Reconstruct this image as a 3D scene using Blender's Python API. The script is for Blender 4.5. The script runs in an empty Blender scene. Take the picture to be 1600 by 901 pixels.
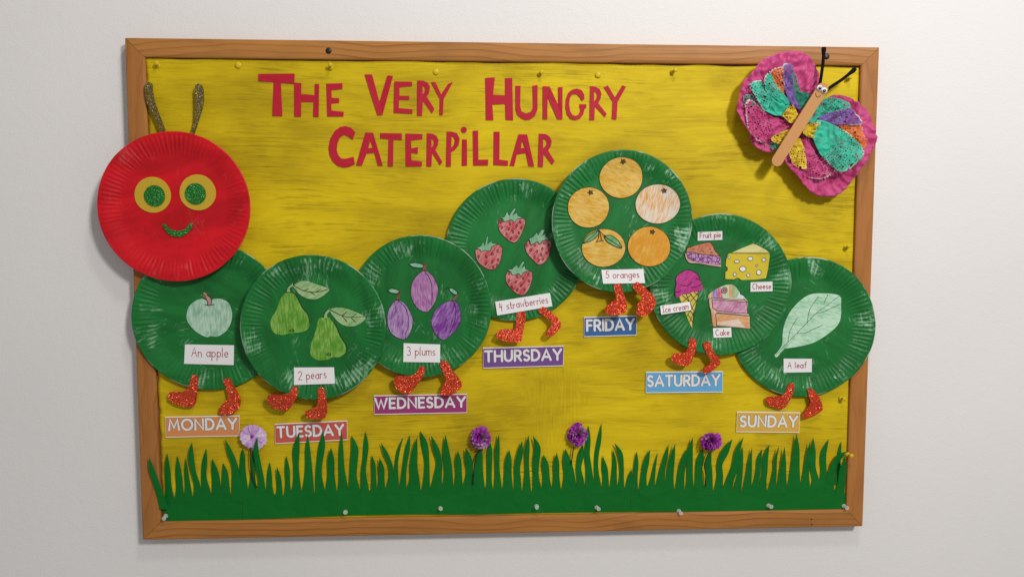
import bpy, bmesh, math, random
from mathutils import Vector, Matrix, noise
from mathutils.geometry import tessellate_polygon

# ------------------------------------------------------------------ camera, light, exposure
S = bpy.context.scene
COL = S.collection
cam = bpy.data.cameras.new('camera'); co = bpy.data.objects.new('camera', cam); COL.objects.link(co)
cam.sensor_fit = 'HORIZONTAL'; cam.sensor_width = 36.0; cam.lens = 27.203
cam.clip_start = 0.01; cam.clip_end = 50
m = Matrix(((0.998757, 0.003222, -0.049735), (-0.049837, 0.073697, -0.996035), (0.000456, 0.997275, 0.073766))).to_4x4(); m.translation = Vector((-0.06113, -1.2749, 0.10106)); co.matrix_world = m
S.camera = co

W = bpy.data.worlds.new('World'); S.world = W; W.use_nodes = True
bg = W.node_tree.nodes['Background']; bg.inputs[0].default_value = (1.0, 0.975, 0.955, 1); bg.inputs[1].default_value = 0.30

def area_lamp(name, loc, aim, size, power, col):
    L = bpy.data.lights.new(name, 'AREA'); L.shape = 'SQUARE'; L.size = size; L.energy = power; L.color = col
    o = bpy.data.objects.new(name, L); COL.objects.link(o); o.location = loc
    o.rotation_euler = (Vector(aim) - Vector(loc)).to_track_quat('-Z', 'Y').to_euler()
area_lamp('ceiling_lamp', (1.25, -2.35, 1.45), (0.0, 0, 0.0), 0.36, 58, (1.0, 0.972, 0.94))
area_lamp('ceiling_lamp_second', (0.35, -1.0, 1.6), (0, 0, 0), 0.22, 9, (1.0, 0.96, 0.92))

S.view_settings.view_transform = 'Standard'; S.view_settings.look = 'None'
S.view_settings.gamma = 1; S.view_settings.exposure = 0; S.view_settings.use_curve_mapping = False
S.render.engine = 'CYCLES'; S.cycles.max_bounces = 6

random.seed(7)
PI = math.pi

# ------------------------------------------------------------------ node helpers
class NT:
    def __init__(s, name):
        s.m = bpy.data.materials.new(name); s.m.use_nodes = True; s.t = s.m.node_tree
        s.b = s.t.nodes['Principled BSDF']; s.c = None
    def put(s, sock, v):
        if isinstance(v, bpy.types.NodeSocket): s.t.links.new(v, sock)
        elif isinstance(v, tuple) and len(v) == 3 and sock.type == 'RGBA': sock.default_value = (*v, 1)
        else: sock.default_value = v
    def n(s, typ, ins=None, **pr):
        d = s.t.nodes.new('ShaderNode' + typ)
        for k, v in pr.items(): setattr(d, k, v)
        for k, v in (ins or {}).items(): s.put(d.inputs[k], v)
        return d
    def obj(s):
        if s.c is None: s.c = s.n('TexCoord').outputs['Object']
        return s.c
    def mp(s, sc=(1, 1, 1), rot=(0, 0, 0), vec=None, loc=(0, 0, 0)):
        r = s.n('Mapping', {'Vector': vec or s.obj(), 'Rotation': rot, 'Location': loc}).outputs[0]
        return s.n('VectorMath', {0: r, 1: sc}, operation='MULTIPLY').outputs[0]
    def noise(s, vec, scale, detail=3, rough=.5, dist=0, col=False):
        d = s.n('TexNoise', {'Vector': vec, 'Scale': scale, 'Detail': detail, 'Roughness': rough, 'Distortion': dist})
        return d.outputs[1 if col else 0]
    def ramp(s, f, stops, interp='LINEAR'):
        d = s.n('ValToRGB', {0: f}); e = d.color_ramp.elements; d.color_ramp.interpolation = interp
        while len(e) < len(stops): e.new(.5)
        for el, (p, c) in zip(e, stops):
            el.position = p; el.color = (*c, 1) if isinstance(c, tuple) else (c, c, c, 1)
        return d.outputs[0]
    def mix(s, f, a, b, mode='MIX'):
        d = s.n('Mix', data_type='RGBA', blend_type=mode); s.put(d.inputs[0], f); s.put(d.inputs[6], a); s.put(d.inputs[7], b)
        return d.outputs[2]
    def math(s, op, a, b=0.0, clamp=False):
        return s.n('Math', {0: a, 1: b}, operation=op, use_clamp=clamp).outputs[0]
    def attr(s, name): return s.n('Attribute', attribute_name=name).outputs['Fac']
    def bump(s, h, strength=.3, dist=.001):
        return s.n('Bump', {'Height': h, 'Strength': strength, 'Distance': dist}).outputs[0]
    def done(s, color=None, rough=.5, normal=None, spec=None, metal=None):
        b = s.b.inputs
        if color is not None: s.put(b['Base Color'], color)
        s.put(b['Roughness'], rough)
        if normal is not None: s.put(b['Normal'], normal)
        if spec is not None: s.put(b['Specular IOR Level'], spec)
        if metal is not None: s.put(b['Metallic'], metal)
        return s.m

def mat_wall():
    k = NT('wall_paint')
    a = k.noise(k.obj(), 330, 4, .65); b = k.noise(k.obj(), 2.5, 3); f = k.noise(k.obj(), 75, 3)
    c = k.mix(k.ramp(b, [(.3, 0.), (.7, 1.)]), (.715, .70, .69), (.75, .733, .723))
    h = k.math('ADD', a, k.math('MULTIPLY', f, .8))
    return k.done(c, .6, k.bump(h, .5, .0009), .3)

def mat_wood(name, axis, seed, c0, c1, rings=95, ringy=1.0):
    k = NT(name)
    rot = (0, 0, 0) if axis == 'x' else (0, PI / 2, 0)
    v = k.mp((1, 1, 1), rot, loc=(seed, 0, seed * .3))
    sx = k.n('SeparateXYZ', {0: v}).outputs
    wob = k.noise(k.mp((2.6, 0, 0), vec=v), 1, 3, .4)
    low = k.noise(k.mp((5, 1, 30), vec=v), 1, 2)
    zz = k.math('ADD', k.math('MULTIPLY', sx[2], rings), k.math('MULTIPLY', wob, 7.5))
    zz = k.math('ADD', zz, k.math('MULTIPLY', low, 1.1))
    fr = k.math('FRACT', zz)
    ring = k.math('MULTIPLY', k.ramp(fr, [(0, .0), (.55, .10), (.80, .45), (.88, 1.), (.93, .9), (1., .0)]), ringy)
    ring = k.math('MULTIPLY', ring, k.ramp(k.noise(k.mp((3, 1, 40), vec=v), 1, 2), [(.3, .35), (.65, 1.)]))
    fib = k.noise(k.mp((9, 60, 800), vec=v), 1, 3, .6)
    blot = k.noise(k.mp((9, 7, 26), vec=v), 1., 4, .55)
    c = k.mix(ring, c0, c1)
    c = k.mix(k.ramp(fib, [(.4, 0.), (.75, .35)]), c, c1)
    c = k.mix(k.ramp(blot, [(.52, 0.), (.70, .55)]), c, tuple(x * .62 for x in c0))
    c = k.mix(k.ramp(k.noise(k.mp((3, 2, 16), vec=v), 1.3, 2), [(.5, 0.), (.8, .5)]), c, tuple(min(1, x * 1.3) for x in c0))
    return k.done(c, k.ramp(fib, [(.2, .38), (.8, .55)]), k.bump(fib, .15, .0003), .25)

def mat_yellow():
    k = NT('yellow_poster_paint')
    w1 = k.noise(k.mp((1.6, 1, 2.2)), 1.0, 2); w2 = k.noise(k.mp((10, 1, 12), loc=(5, 0, 1)), 1.0, 2)
    dz = k.math('ADD', k.math('MULTIPLY', w1, .10), k.math('MULTIPLY', w2, .006))
    wv = k.n('VectorMath', {0: k.obj(), 1: k.n('CombineXYZ', {2: dz}).outputs[0]}, operation='ADD').outputs[0]
    region = k.noise(k.mp((6, 1, 9), loc=(3.1, 0, 1.7)), 1, 4, .62)          # where the paint is thin
    hs = k.noise(k.mp((7.5, 1, 230), vec=wv), 1, 5, .68)                       # bristle marks along the stroke
    fine = k.noise(k.mp((22, 1, 760), vec=wv), 1, 3, .62)
    vs = k.noise(k.mp((260, 1, 9)), 1, 5, .68)                                # a few strokes up and down, low in the middle
    fine_v = k.noise(k.mp((760, 1, 22)), 1, 3, .62)
    s = k.n('SeparateXYZ', {0: k.obj()}).outputs
    nz = k.math('MULTIPLY', k.math('SUBTRACT', k.noise(k.obj(), 30, 4), .5), .09)
    bx_ = k.math('LESS_THAN', k.math('ABSOLUTE', k.math('ADD', k.math('SUBTRACT', s[0], .075), nz)), .045)
    bz_ = k.math('LESS_THAN', k.math('ABSOLUTE', k.math('ADD', k.math('ADD', s[2], .185), nz)), .075)
    vm = k.math('MULTIPLY', bx_, bz_)
    vm = k.math('MULTIPLY', vm, .85)
    st = k.mix(vm, hs, vs); fine = k.mix(vm, fine, fine_v)
    mm = k.math('ADD', k.math('MULTIPLY', st, .68), k.math('MULTIPLY', fine, .32))
    patch_ = k.noise(k.mp((2.6, 1, 4.2), loc=(.4, 0, 7.2)), 1, 3, .6)
    thin = k.math('ADD', mm, k.math('MULTIPLY', k.math('SUBTRACT', region, .5), .48))
    thin = k.math('ADD', thin, k.math('MULTIPLY', k.math('SUBTRACT', patch_, .5), .26))
    swipe = k.noise(k.mp((4.5, 1, 22), vec=wv), 1, 5, .6, .7)
    base = k.mix(k.ramp(swipe, [(.30, 0.), (.48, .6), (.66, 1.)]), (.42, .292, .004), (.68, .500, .006))
    base = k.mix(k.ramp(patch_, [(.40, 0.), (.64, .55)]), base, (.36, .243, .003))
    base = k.mix(k.ramp(st, [(.46, 0.), (.66, .55)]), base, (.77, .60, .012))
    c = k.mix(k.ramp(thin, [(.495, 0.), (.585, .6), (.70, .88)]), base, (.29, .196, .003))
    c = k.mix(k.ramp(thin, [(.63, 0.), (.71, .75)]), c, (.11, .078, .005))
    crease = k.noise(k.mp((9, 1, 13)), 1, 4, .55, .6)
    h = k.math('ADD', k.math('ADD', k.math('MULTIPLY', st, .6), k.math('MULTIPLY', fine, .4)), k.math('MULTIPLY', crease, 9))
    return k.done(c, k.ramp(fine, [(.3, .5), (.7, .66)]), k.bump(h, .25, .0005), .16)

def mat_plate(name, dark, lite, dry, amount, seed, edge=(.72, .74, .70)):
    k = NT(name)
    v = k.mp(loc=(seed, seed * .7, seed * 1.3))
    low = k.noise(k.mp((9, 9, 26), (0, seed, 0), vec=v), 1, 5, .62, .8)
    ang = seed * 2.1
    sw = k.n('VectorMath', {0: k.noise(v, 7, 1, .5, 0, True), 1: (.5, .5, .5)}, operation='SUBTRACT').outputs[0]
    sw = k.n('VectorMath', {0: sw, 'Scale': .11}, operation='SCALE').outputs[0]
    vw = k.n('VectorMath', {0: v, 1: sw}, operation='ADD').outputs[0]
    s1 = k.noise(k.mp((42, 42, 420), (0, ang, 0), vec=vw), 1, 5, .68)
    s2 = k.noise(k.mp((46, 46, 260), (0, ang + .7, 0), vec=vw), 1, 5, .7)
    reg = k.noise(v, 20, 3, .55)
    rim = k.attr('rim'); ridge = k.attr('ridge'); edg = k.attr('edge')
    c = k.mix(k.ramp(low, [(.32, 0.), (.68, 1.)]), dark, lite)
    scr = k.math('MAXIMUM', s1, s2)
    t = k.math('ADD', scr, k.math('MULTIPLY', k.math('SUBTRACT', reg, .5), .95))
    t = k.math('ADD', t, k.math('MULTIPLY', rim, .035))
    c = k.mix(k.math('MULTIPLY', k.ramp(t, [(.675, 0.), (.775, 1.)]), amount), c, dry)
    rr = k.math('MULTIPLY', k.math('MULTIPLY', ridge, rim), k.ramp(k.noise(v, 20, 5, .7), [(.54, 0.), (.62, 1.)]))
    c = k.mix(k.math('MULTIPLY', rr, min(1, amount * 1.5)), c, dry)
    e = k.math('MULTIPLY', edg, k.ramp(k.noise(v, 22, 4, .6), [(.50, 0.), (.58, 1.)]))
    c = k.mix(k.math('MULTIPLY', e, min(1, amount * 1.0)), c, edge)
    h = k.math('ADD', s1, k.math('MULTIPLY', k.noise(v, 260, 2), .35))
    return k.done(c, k.ramp(s2, [(.3, .36), (.75, .55)]), k.bump(h, .3, .0006), .28)

def mat_paper(name, col, rough=.62, var=.10, spec=.35, dent=0.):
    k = NT(name)
    n1 = k.noise(k.obj(), 9, 3); f = k.noise(k.obj(), 700, 2)
    d = tuple(x * (1 - var) for x in col); l = tuple(min(1, x * (1 + var)) for x in col)
    if dent: f = k.math('ADD', f, k.math('MULTIPLY', k.noise(k.obj(), 14, 3), dent))
    return k.done(k.mix(n1, d, l), rough, k.bump(f, .12, .0002), spec)

def mat_pencil(name, col, pale, ang=0., dens=.5, sc=1.0):
    k = NT(name)
    v = k.mp((90 * sc, 90, 760 * sc), (0, ang, 0)); v2 = k.mp((45, 45, 300 * sc), (0, ang + .15, 0))
    a = k.noise(v, 1, 3, .6); b = k.noise(v2, 1, 3, .6); l = k.noise(k.obj(), 40, 2)
    t = k.math('ADD', k.math('ADD', k.math('MULTIPLY', a, .4), k.math('MULTIPLY', b, .4)), k.math('MULTIPLY', l, .25))
    c = k.mix(k.ramp(t, [(dens - .07, 0.), (dens + .09, 1.)]), col, pale)
    return k.done(c, .68, None, .25)

def mat_glitter(name, col, flake, dark, size=.0011):
    k = NT(name)
    vo = k.n('TexVoronoi', {'Vector': k.obj(), 'Scale': 1 / size}); cc = vo.outputs['Color']
    sp = k.n('SeparateColor', {0: cc}).outputs
    c = k.mix(k.ramp(sp[0], [(.0, 0.), (.9, 1.)]), dark, col)
    c = k.mix(k.ramp(sp[1], [(.90, 0.), (.96, 1.)]), c, flake)
    off = k.n('VectorMath', {0: cc, 1: (.5, .5, .5)}, operation='SUBTRACT').outputs[0]
    off = k.n('VectorMath', {0: off, 'Scale': 1.0}, operation='SCALE').outputs[0]
    g = k.n('NewGeometry').outputs['Normal']
    nn = k.n('VectorMath', {0: g, 1: off}, operation='ADD').outputs[0]
    nn = k.n('VectorMath', {0: nn}, operation='NORMALIZE').outputs[0]
    return k.done(c, .34, nn, .5, k.ramp(sp[2], [(.6, .03), (.9, .6)]))

def mat_lace(name, col, holes=True, dark=None):
    k = NT(name)
    n1 = k.noise(k.obj(), 60, 4, .6)
    dark = dark or tuple(x * .55 for x in col)
    pale = tuple(x * .7 + .3 * .75 for x in col)
    c = k.mix(k.ramp(n1, [(.30, 0.), (.55, 1.)]), dark, col)
    c = k.mix(k.ramp(k.noise(k.obj(), 45, 3), [(.58, 0.), (.75, .6)]), c, pale)
    c = k.mix(k.math('MULTIPLY', k.ramp(k.attr('rim'), [(.90, 0.), (.97, .8)]), k.ramp(k.noise(k.obj(), 30, 2), [(.45, 0.), (.6, 1.)])), c, (.62, .68, .62))
    if holes:
        lv = k.n('CombineXYZ', {0: k.attr('along'), 1: k.attr('outward')}).outputs[0]
        vo = k.n('TexVoronoi', {'Vector': lv, 'Scale': 250.0, 'Randomness': .35}).outputs['Distance']
        vo2 = k.n('TexVoronoi', {'Vector': lv, 'Scale': 120.0, 'Randomness': .6}).outputs['Distance']
        lace = k.attr('lace')
        a = k.math('MULTIPLY', k.math('LESS_THAN', vo, .30), k.math('GREATER_THAN', lace, .5))
        b = k.math('MULTIPLY', k.math('LESS_THAN', vo2, .24), k.math('GREATER_THAN', lace, .62))
        k.put(k.b.inputs['Alpha'], k.math('SUBTRACT', 1., k.math('MAXIMUM', a, b)))
    return k.done(c, .6, k.bump(k.noise(k.obj(), 300, 3), .4, .0006), .3)

def mat_plain(name, col, rough=.5, spec=.5):
    return NT(name).done(col, rough, None, spec)

def mat_cells(name, line, a, b, scale):
    k = NT(name)
    vo = k.n('TexVoronoi', {'Vector': k.obj(), 'Scale': scale, 'Randomness': .6}, feature='DISTANCE_TO_EDGE').outputs['Distance']
    pc = k.mix(k.noise(k.obj(), 500, 3), a, b)
    return k.done(k.mix(k.ramp(vo, [(.03, 0.), (.09, 1.)]), line, pc), .68, None, .25)

def mat_tissue():
    k = NT('magenta_tissue_paper')
    n1 = k.noise(k.obj(), 30, 5, .65)
    c = k.mix(k.ramp(n1, [(.35, 0.), (.7, 1.)]), (.40, .018, .115), (.60, .07, .24))
    h = k.noise(k.obj(), 90, 5, .6, 1.2)
    k.put(k.b.inputs['Sheen Weight'], .2)
    return k.done(c, .55, k.bump(h, .5, .0015), .35)

def mat_clear():
    k = NT('clear_plastic')
    fr = k.n('LayerWeight', {'Blend': .35}).outputs['Facing']
    k.put(k.b.inputs['Alpha'], k.ramp(fr, [(.1, .22), (.7, .75)]))
    return k.done((.86, .90, .86), .08, None, .9)

M = {}
M['wall'] = mat_wall()
M['yellow'] = mat_yellow()
M['wood_top'] = mat_wood('pine_top', 'x', 1.3, (.43, .187, .046), (.22, .075, .014)); M['wood_bottom'] = mat_wood('pine_bottom', 'x', 5.2, (.40, .167, .040), (.22, .072, .013))
M['wood_left'] = mat_wood('pine_left', 'z', 2.9, (.37, .150, .038), (.22, .07, .012), 42, .6); M['wood_right'] = mat_wood('pine_right', 'z', 8.4, (.39, .158, .040), (.27, .085, .014), 36, .55)
M['cork'] = mat_paper('cork', (.22, .10, .06), .9, .3)
M['red_paper'] = mat_paper('red_paper', (.43, .0075, .027), .6, .05, .25)
M['grass_paper'] = mat_paper('green_card', (.0032, .130, .016), .62, .12, .14, 320.)
M['white_paper'] = mat_paper('white_paper', (.72, .715, .72), .6, .03)
M['white_edge'] = mat_plain('white_card_edge', (.78, .74, .68), .6)
M['ink'] = mat_plain('black_ink', (.012, .011, .012), .6, .2)
M['red_ink'] = mat_plain('red_felt_pen', (.34, .012, .025), .6, .2)
M['letter_white'] = mat_plain('laminated_white', (.72, .70, .70), .35)
M['letter_grey'] = mat_plain('letter_outline_grey', (.06, .05, .05), .4)
M['orange_glitter'] = mat_glitter('orange_glitter_foam', (.58, .045, .006), (.95, .30, .10), (.42, .020, .003))
M['green_glitter'] = mat_glitter('green_glitter_foam', (.008, .17, .012), (.10, .5, .12), (.005, .11, .008), .0009)
M['olive_glitter'] = mat_glitter('bronze_glitter_foam', (.135, .095, .014), (.6, .5, .2), (.085, .060, .009), .0009)
M['felt_yellow'] = mat_paper('yellow_felt', (.52, .34, .022), .8, .08)
M['tissue'] = mat_tissue()
M['stick'] = mat_paper('lolly_stick_wood', (.50, .235, .075), .6, .12)
M['pipe'] = mat_plain('black_pipe_cleaner', (.008, .007, .008), .9, .1)
M['eye_white'] = mat_plain('eye_white_plastic', (.75, .75, .75), .2)
M['eye_black'] = mat_plain('eye_black_plastic', (.006, .006, .006), .2)
M['screw'] = mat_plain('black_screw', (.006, .006, .007), .45)
M['pin_yellow'] = mat_plain('yellow_pin_plastic', (.60, .43, .012), .45, .3)
M['pin_clear'] = mat_clear()
M['steel'] = NT('steel_pin').done((.6, .6, .58), .3, None, .5, 1.0)

# ------------------------------------------------------------------ geometry helpers (plan coordinates in mm: x to the right, z up, h out of the wall)
ORG = {}
def link(name, me, mat, parent, loc):
    o = bpy.data.objects.new(name, me)
    if mat is not None: me.materials.append(mat)
    COL.objects.link(o)
    base = ORG[parent.name] if parent else Vector((0, 0, 0))
    ORG[o.name] = Vector(loc)
    if parent: o.parent = parent
    o.location = Vector(loc) - base
    return o

def empty(name, x, z, h, label, cat, group=None):
    o = bpy.data.objects.new(name, None); COL.objects.link(o); o.empty_display_size = .02
    o.location = (x / 1000, -h / 1000, z / 1000); ORG[o.name] = o.location.copy()
    o['label'] = label; o['category'] = cat
    if group: o['group'] = group
    return o

def tag(o, label=None, cat=None, group=None, kind=None):
    if label: o['label'] = label
    if cat: o['category'] = cat
    if group: o['group'] = group
    if kind: o['kind'] = kind
    return o

def build(name, vs, fs, mat, parent=None, smooth=False, fix=True, attrs=None, mats=None, fm=None):
    """vs in plan mm (x, z, h)."""
    if parent is None:
        n = len(vs); c = (sum(v[0] for v in vs) / n, sum(v[1] for v in vs) / n, min(v[2] for v in vs))
        loc = Vector((c[0] / 1000, -c[2] / 1000, c[1] / 1000))
    else:
        loc = ORG[parent.name].copy()
    pts = [(v[0] / 1000 - loc.x, -v[2] / 1000 - loc.y, v[1] / 1000 - loc.z) for v in vs]
    me = bpy.data.meshes.new(name); me.from_pydata(pts, [], fs)
    if attrs:
        for k, a in attrs.items():
            at = me.attributes.new(k, 'FLOAT', 'POINT'); at.data.foreach_set('value', a)
    if fix:
        bm = bmesh.new(); bm.from_mesh(me); bmesh.ops.recalc_face_normals(bm, faces=bm.faces[:]); bm.to_mesh(me); bm.free()
    if mats:
        for x in mats: me.materials.append(x)
        if fm: me.polygons.foreach_set('material_index', fm)
    if smooth: me.polygons.foreach_set('use_smooth', [True] * len(me.polygons))
    me.update()
    return link(name, me, mat, parent, loc)

def spline(pts, closed=True, sub=4):
    n = len(pts); out = []
    rng = range(n) if closed else range(n - 1)
    for i in rng:
        if closed: p = [pts[(i + k - 1) % n] for k in range(4)]
        else: p = [pts[max(0, min(n - 1, i + k - 1))] for k in range(4)]
        for j in range(sub):
            t = j / sub; t2 = t * t; t3 = t2 * t
            out.append(tuple(.5 * (2 * b + (c - a) * t + (2 * a - 5 * b + 4 * c - d) * t2 + (-a + 3 * b - 3 * c + d) * t3)
                             for a, b, c, d in zip(*p)))
    if not closed: out.append(tuple(pts[-1]))
    return out

def as_hf(h): return h if callable(h) else (lambda x, z: h)

def cutout(name, loops, h, t, mat, parent=None, smooth=False):
    """A flat shape with holes cut from sheet of thickness t mm, its front at h (number or function)."""
    hf = as_hf(h)
    if smooth: loops = [spline(l) for l in loops]
    flat = [p for l in loops for p in l]; n = len(flat)
    tri = tessellate_polygon([[Vector((p[0], p[1], 0)) for p in l] for l in loops])
    vs = [(p[0], p[1], hf(*p)) for p in flat] + [(p[0], p[1], hf(*p) - t) for p in flat]
    fs = [tuple(f) for f in tri] + [(f[2] + n, f[1] + n, f[0] + n) for f in tri]
    i0 = 0
    for l in loops:
        k = len(l)
        for i in range(k):
            a, b = i0 + i, i0 + (i + 1) % k
            fs.append((a, b, b + n, a + n))
        i0 += k
    return build(name, vs, fs, mat, parent)

def stroke_geo(polys, w, h, vs, fs, taper=False):
    hf = as_hf(h)
    for q, pl in enumerate(polys):
        dh = .03 * (q % 7)
        pl = [Vector(p) for p in pl]
        pl = [p for i, p in enumerate(pl) if i == 0 or (p - pl[i - 1]).length > 1e-4]
        if len(pl) < 2: pl = [pl[0] - Vector((w * .1, 0)), pl[0] + Vector((w * .1, 0))]
        n = len(pl); L = []; Rr = []; closed = (pl[0] - pl[-1]).length < 1e-3 and n > 3
        for i in range(n):
            a = pl[i] - pl[i - 1] if i else (pl[0] - pl[-2] if closed else pl[1] - pl[0])
            b = pl[i + 1] - pl[i] if i < n - 1 else (pl[1] - pl[0] if closed else a)
            a = a.normalized(); b = b.normalized()
            d = a + b
            d = d.normalized() if d.length > .2 else a
            nn = Vector((-d.y, d.x)); k = 1 / max(.6, abs(nn.dot(Vector((-a.y, a.x)))))
            ww = w / 2 * k
            if taper: ww *= .45 + .55 * math.sin(PI * (i + .7) / (n + .4))
            L.append(pl[i] + nn * ww); Rr.append(pl[i] - nn * ww)
        ring = list(L)
        if not closed:
            d = (pl[-1] - pl[-2]).normalized()
            for j in range(1, 5):
                a = PI / 2 - PI * j / 5
                ring.append(pl[-1] + (Vector((-d.y, d.x)) * math.sin(a) + d * math.cos(a)) * (L[-1] - pl[-1]).length)
            b0 = len(vs)
        base = len(vs)
        for i in range(n):
            for p in (L[i], Rr[i]): vs.append((p.x, p.y, hf(p.x, p.y) + dh))
        for i in range(n - 1): fs.append((base + 2 * i, base + 2 * i + 2, base + 2 * i + 3, base + 2 * i + 1))
        if not closed:
            for end, sgn in ((n - 1, 1), (0, -1)):
                c = pl[end]; d = (pl[end] - pl[end - 1]).normalized() if end else (pl[0] - pl[1]).normalized()
                r = (L[end] - c).length; s0 = len(vs); nv = Vector((-d.y, d.x))
                for j in range(7):
                    a = PI / 2 - PI * j / 6; p = c + (nv * math.sin(a) + d * math.cos(a)) * r
                    vs.append((p.x, p.y, hf(p.x, p.y) + dh))
                fs.append(tuple(range(s0, s0 + 7)))

def strokes(name, polys, w, h, mat, parent, taper=False):
    vs, fs = [], []
    stroke_geo(polys, w, h, vs, fs, taper)
    o = build(name, vs, fs, mat, parent, fix=False)
    me = o.data
    bm = bmesh.new(); bm.from_mesh(me)
    for f in bm.faces:
        f.normal_update()
        if f.normal.y > 0: f.normal_flip()
    bm.to_mesh(me); bm.free()
    return o

def patch(name, loop, h, rings, mat, parent, t=.3, smooth=True, cent=None, N=None, lace=False):
    """Sheet filled by rings from its middle to its outline, following the height function h(x, z, s, a)."""
    if N:
        per = [0]
        L = len(loop)
        for i in range(L): per.append(per[-1] + math.dist(loop[i][:2], loop[(i + 1) % L][:2]))
        res = []; j = 0
        for q in range(N):
            d = per[-1] * q / N
            while per[j + 1] < d: j += 1
            f = (d - per[j]) / max(1e-6, per[j + 1] - per[j]); a = loop[j]; b = loop[(j + 1) % L]
            res.append((a[0] + (b[0] - a[0]) * f, a[1] + (b[1] - a[1]) * f))
        loop = res
    n = len(loop)
    c = cent or (sum(p[0] for p in loop) / n, sum(p[1] for p in loop) / n)
    vs = [(c[0], c[1], h(c[0], c[1], 0, 0))]; at = [0.]
    for k in range(1, rings + 1):
        s = k / rings
        for i, p in enumerate(loop):
            x = c[0] + (p[0] - c[0]) * s; z = c[1] + (p[1] - c[1]) * s
            vs.append((x, z, h(x, z, s, i / n))); at.append(s)
    fs = [(0, 1 + i, 1 + (i + 1) % n) for i in range(n)]
    for k in range(rings - 1):
        b = 1 + k * n
        for i in range(n): fs.append((b + i, b + n + i, b + n + (i + 1) % n, b + (i + 1) % n))
    nf = len(vs); e = 1 + (rings - 1) * n
    vs += [(vs[e + i][0], vs[e + i][1], vs[e + i][2] - t) for i in range(n)]; at += [1.] * n
    fs += [(e + i, nf + i, nf + (i + 1) % n, e + (i + 1) % n) for i in range(n)]
    o = build(name, vs, fs, mat, parent, smooth=smooth, attrs={'lace': at})
    return o

def ell_pts(e, n=36, a0=0., wob=0., seed=0):
    cx, cz, rx, rz = e; r = random.Random(seed); ph = [r.uniform(0, 6.28) for _ in range(4)]
    out = []
    for i in range(n):
        a = a0 + 2 * PI * i / n
        k = 1 + wob * (math.sin(2 * a + ph[0]) + .7 * math.sin(3 * a + ph[1]) + .4 * math.sin(5 * a + ph[2]))
        out.append((cx + rx * k * math.cos(a), cz + rz * k * math.sin(a)))
    return out

def lathe(name, x, z, prof, mat, parent=None, n=20, tilt=(0, 0)):
    """prof: (radius, h) pairs from the board outward; tilt leans the axis."""
    vs, fs = [], []
    h0 = prof[0][1]
    for r, h in prof:
        for i in range(n):
            a = 2 * PI * i / n
            vs.append((x + r * math.cos(a) + tilt[0] * (h - h0), z + r * math.sin(a) + tilt[1] * (h - h0), h))
    for k in range(len(prof) - 1):
        for i in range(n):
            j = (i + 1) % n
            fs.append((k * n + i, k * n + j, (k + 1) * n + j, (k + 1) * n + i))
    fs.append(tuple(range(n))); fs.append(tuple(range((len(prof) - 1) * n, len(prof) * n)))
    return build(name, vs, fs, mat, parent, smooth=True)

def tube(name, pts, r, mat, parent, n=8, rr=None):
    """Tube through plan points (x, z, h)."""
    P = [Vector((p[0], p[2], p[1])) for p in pts]; vs, fs = [], []
    up = Vector((0, 1, 0))
    for i, p in enumerate(P):
        d = (P[min(i + 1, len(P) - 1)] - P[max(i - 1, 0)]).normalized()
        a = d.cross(up); a = a.normalized() if a.length > .05 else Vector((1, 0, 0)); b = d.cross(a).normalized()
        rad = rr[i] if rr else r
        for k in range(n):
            q = p + (a * math.cos(2 * PI * k / n) + b * math.sin(2 * PI * k / n)) * rad
            vs.append((q.x, q.z, q.y))
    for i in range(len(P) - 1):
        for k in range(n):
            fs.append((i * n + k, i * n + (k + 1) % n, (i + 1) * n + (k + 1) % n, (i + 1) * n + k))
    fs.append(tuple(range(n))); fs.append(tuple(range((len(P) - 1) * n, len(P) * n)))
    return build(name, vs, fs, mat, parent, smooth=True)

# ------------------------------------------------------------------ the wall
def wall():
    vs = [(-3200, -1500, 0), (3200, -1500, 0), (3200, 1700, 0), (-3200, 1700, 0)]
    o = build('wall', vs, [(0, 1, 2, 3)], M['wall'], fix=False)
    tag(o, 'plain white painted wall behind the notice board', kind='structure')
wall()

# ------------------------------------------------------------------ notice board
BW, BH, FW = 1200., 799.3, 29.5
board = empty('notice_board', 0, 0, 0, 'large notice board in a varnished pine frame hanging on the white wall', 'notice board')
PROF = [(0, 0), (0, 19.6), (.35, 20.8), (1.1, 21.5), (2.2, 21.8), (8, 22.1), (20, 22.1), (26, 21.6), (28.2, 20.9), (29.2, 19.9), (29.5, 18.6), (29.5, 4)]
def rail(side, mat):
    top = side in ('top', 'bottom'); L = BW if top else BH; D = BH if top else BW
    sg = 1 if side in ('top', 'right') else -1
    vs = []; n = len(PROF)
    for e in (-1, 1):
        for u, h in PROF:
            a = e * (L / 2 - u - .3); d = sg * (D / 2 - u)
            vs.append((a, d, h) if top else (d, a, h))
    fs = [(i, (i + 1) % n, n + (i + 1) % n, n + i) for i in range(n)] + [tuple(range(n)), tuple(range(n, 2 * n))]
    build('frame_rail', vs, fs, mat, board)
for s in ('top', 'bottom', 'left', 'right'): rail(s, M['wood_' + s])
bx, bz = BW / 2 - FW - .2, BH / 2 - FW - .2
cutout('backing_panel', [[(-bx, -bz), (bx, -bz), (bx, bz), (-bx, bz)]], 14.0, 8, M['cork'], board)
for (x, z) in ([(-287.2,383.3),(512.3,383.6)]):
    s = lathe('screw', x, z, [(4.6, 21.6), (4.7, 22.6), (4.2, 23.4), (3.0, 24.0), (1.2, 24.2)], M['screw'], board, 18)
for (x, z) in ([(509.8,-385.1),(510.7,-394.2)]): lathe('nail_hole', x, z, [(1.3, 21.8), (1.3, 22.35)], M['screw'], board, 10)

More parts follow.
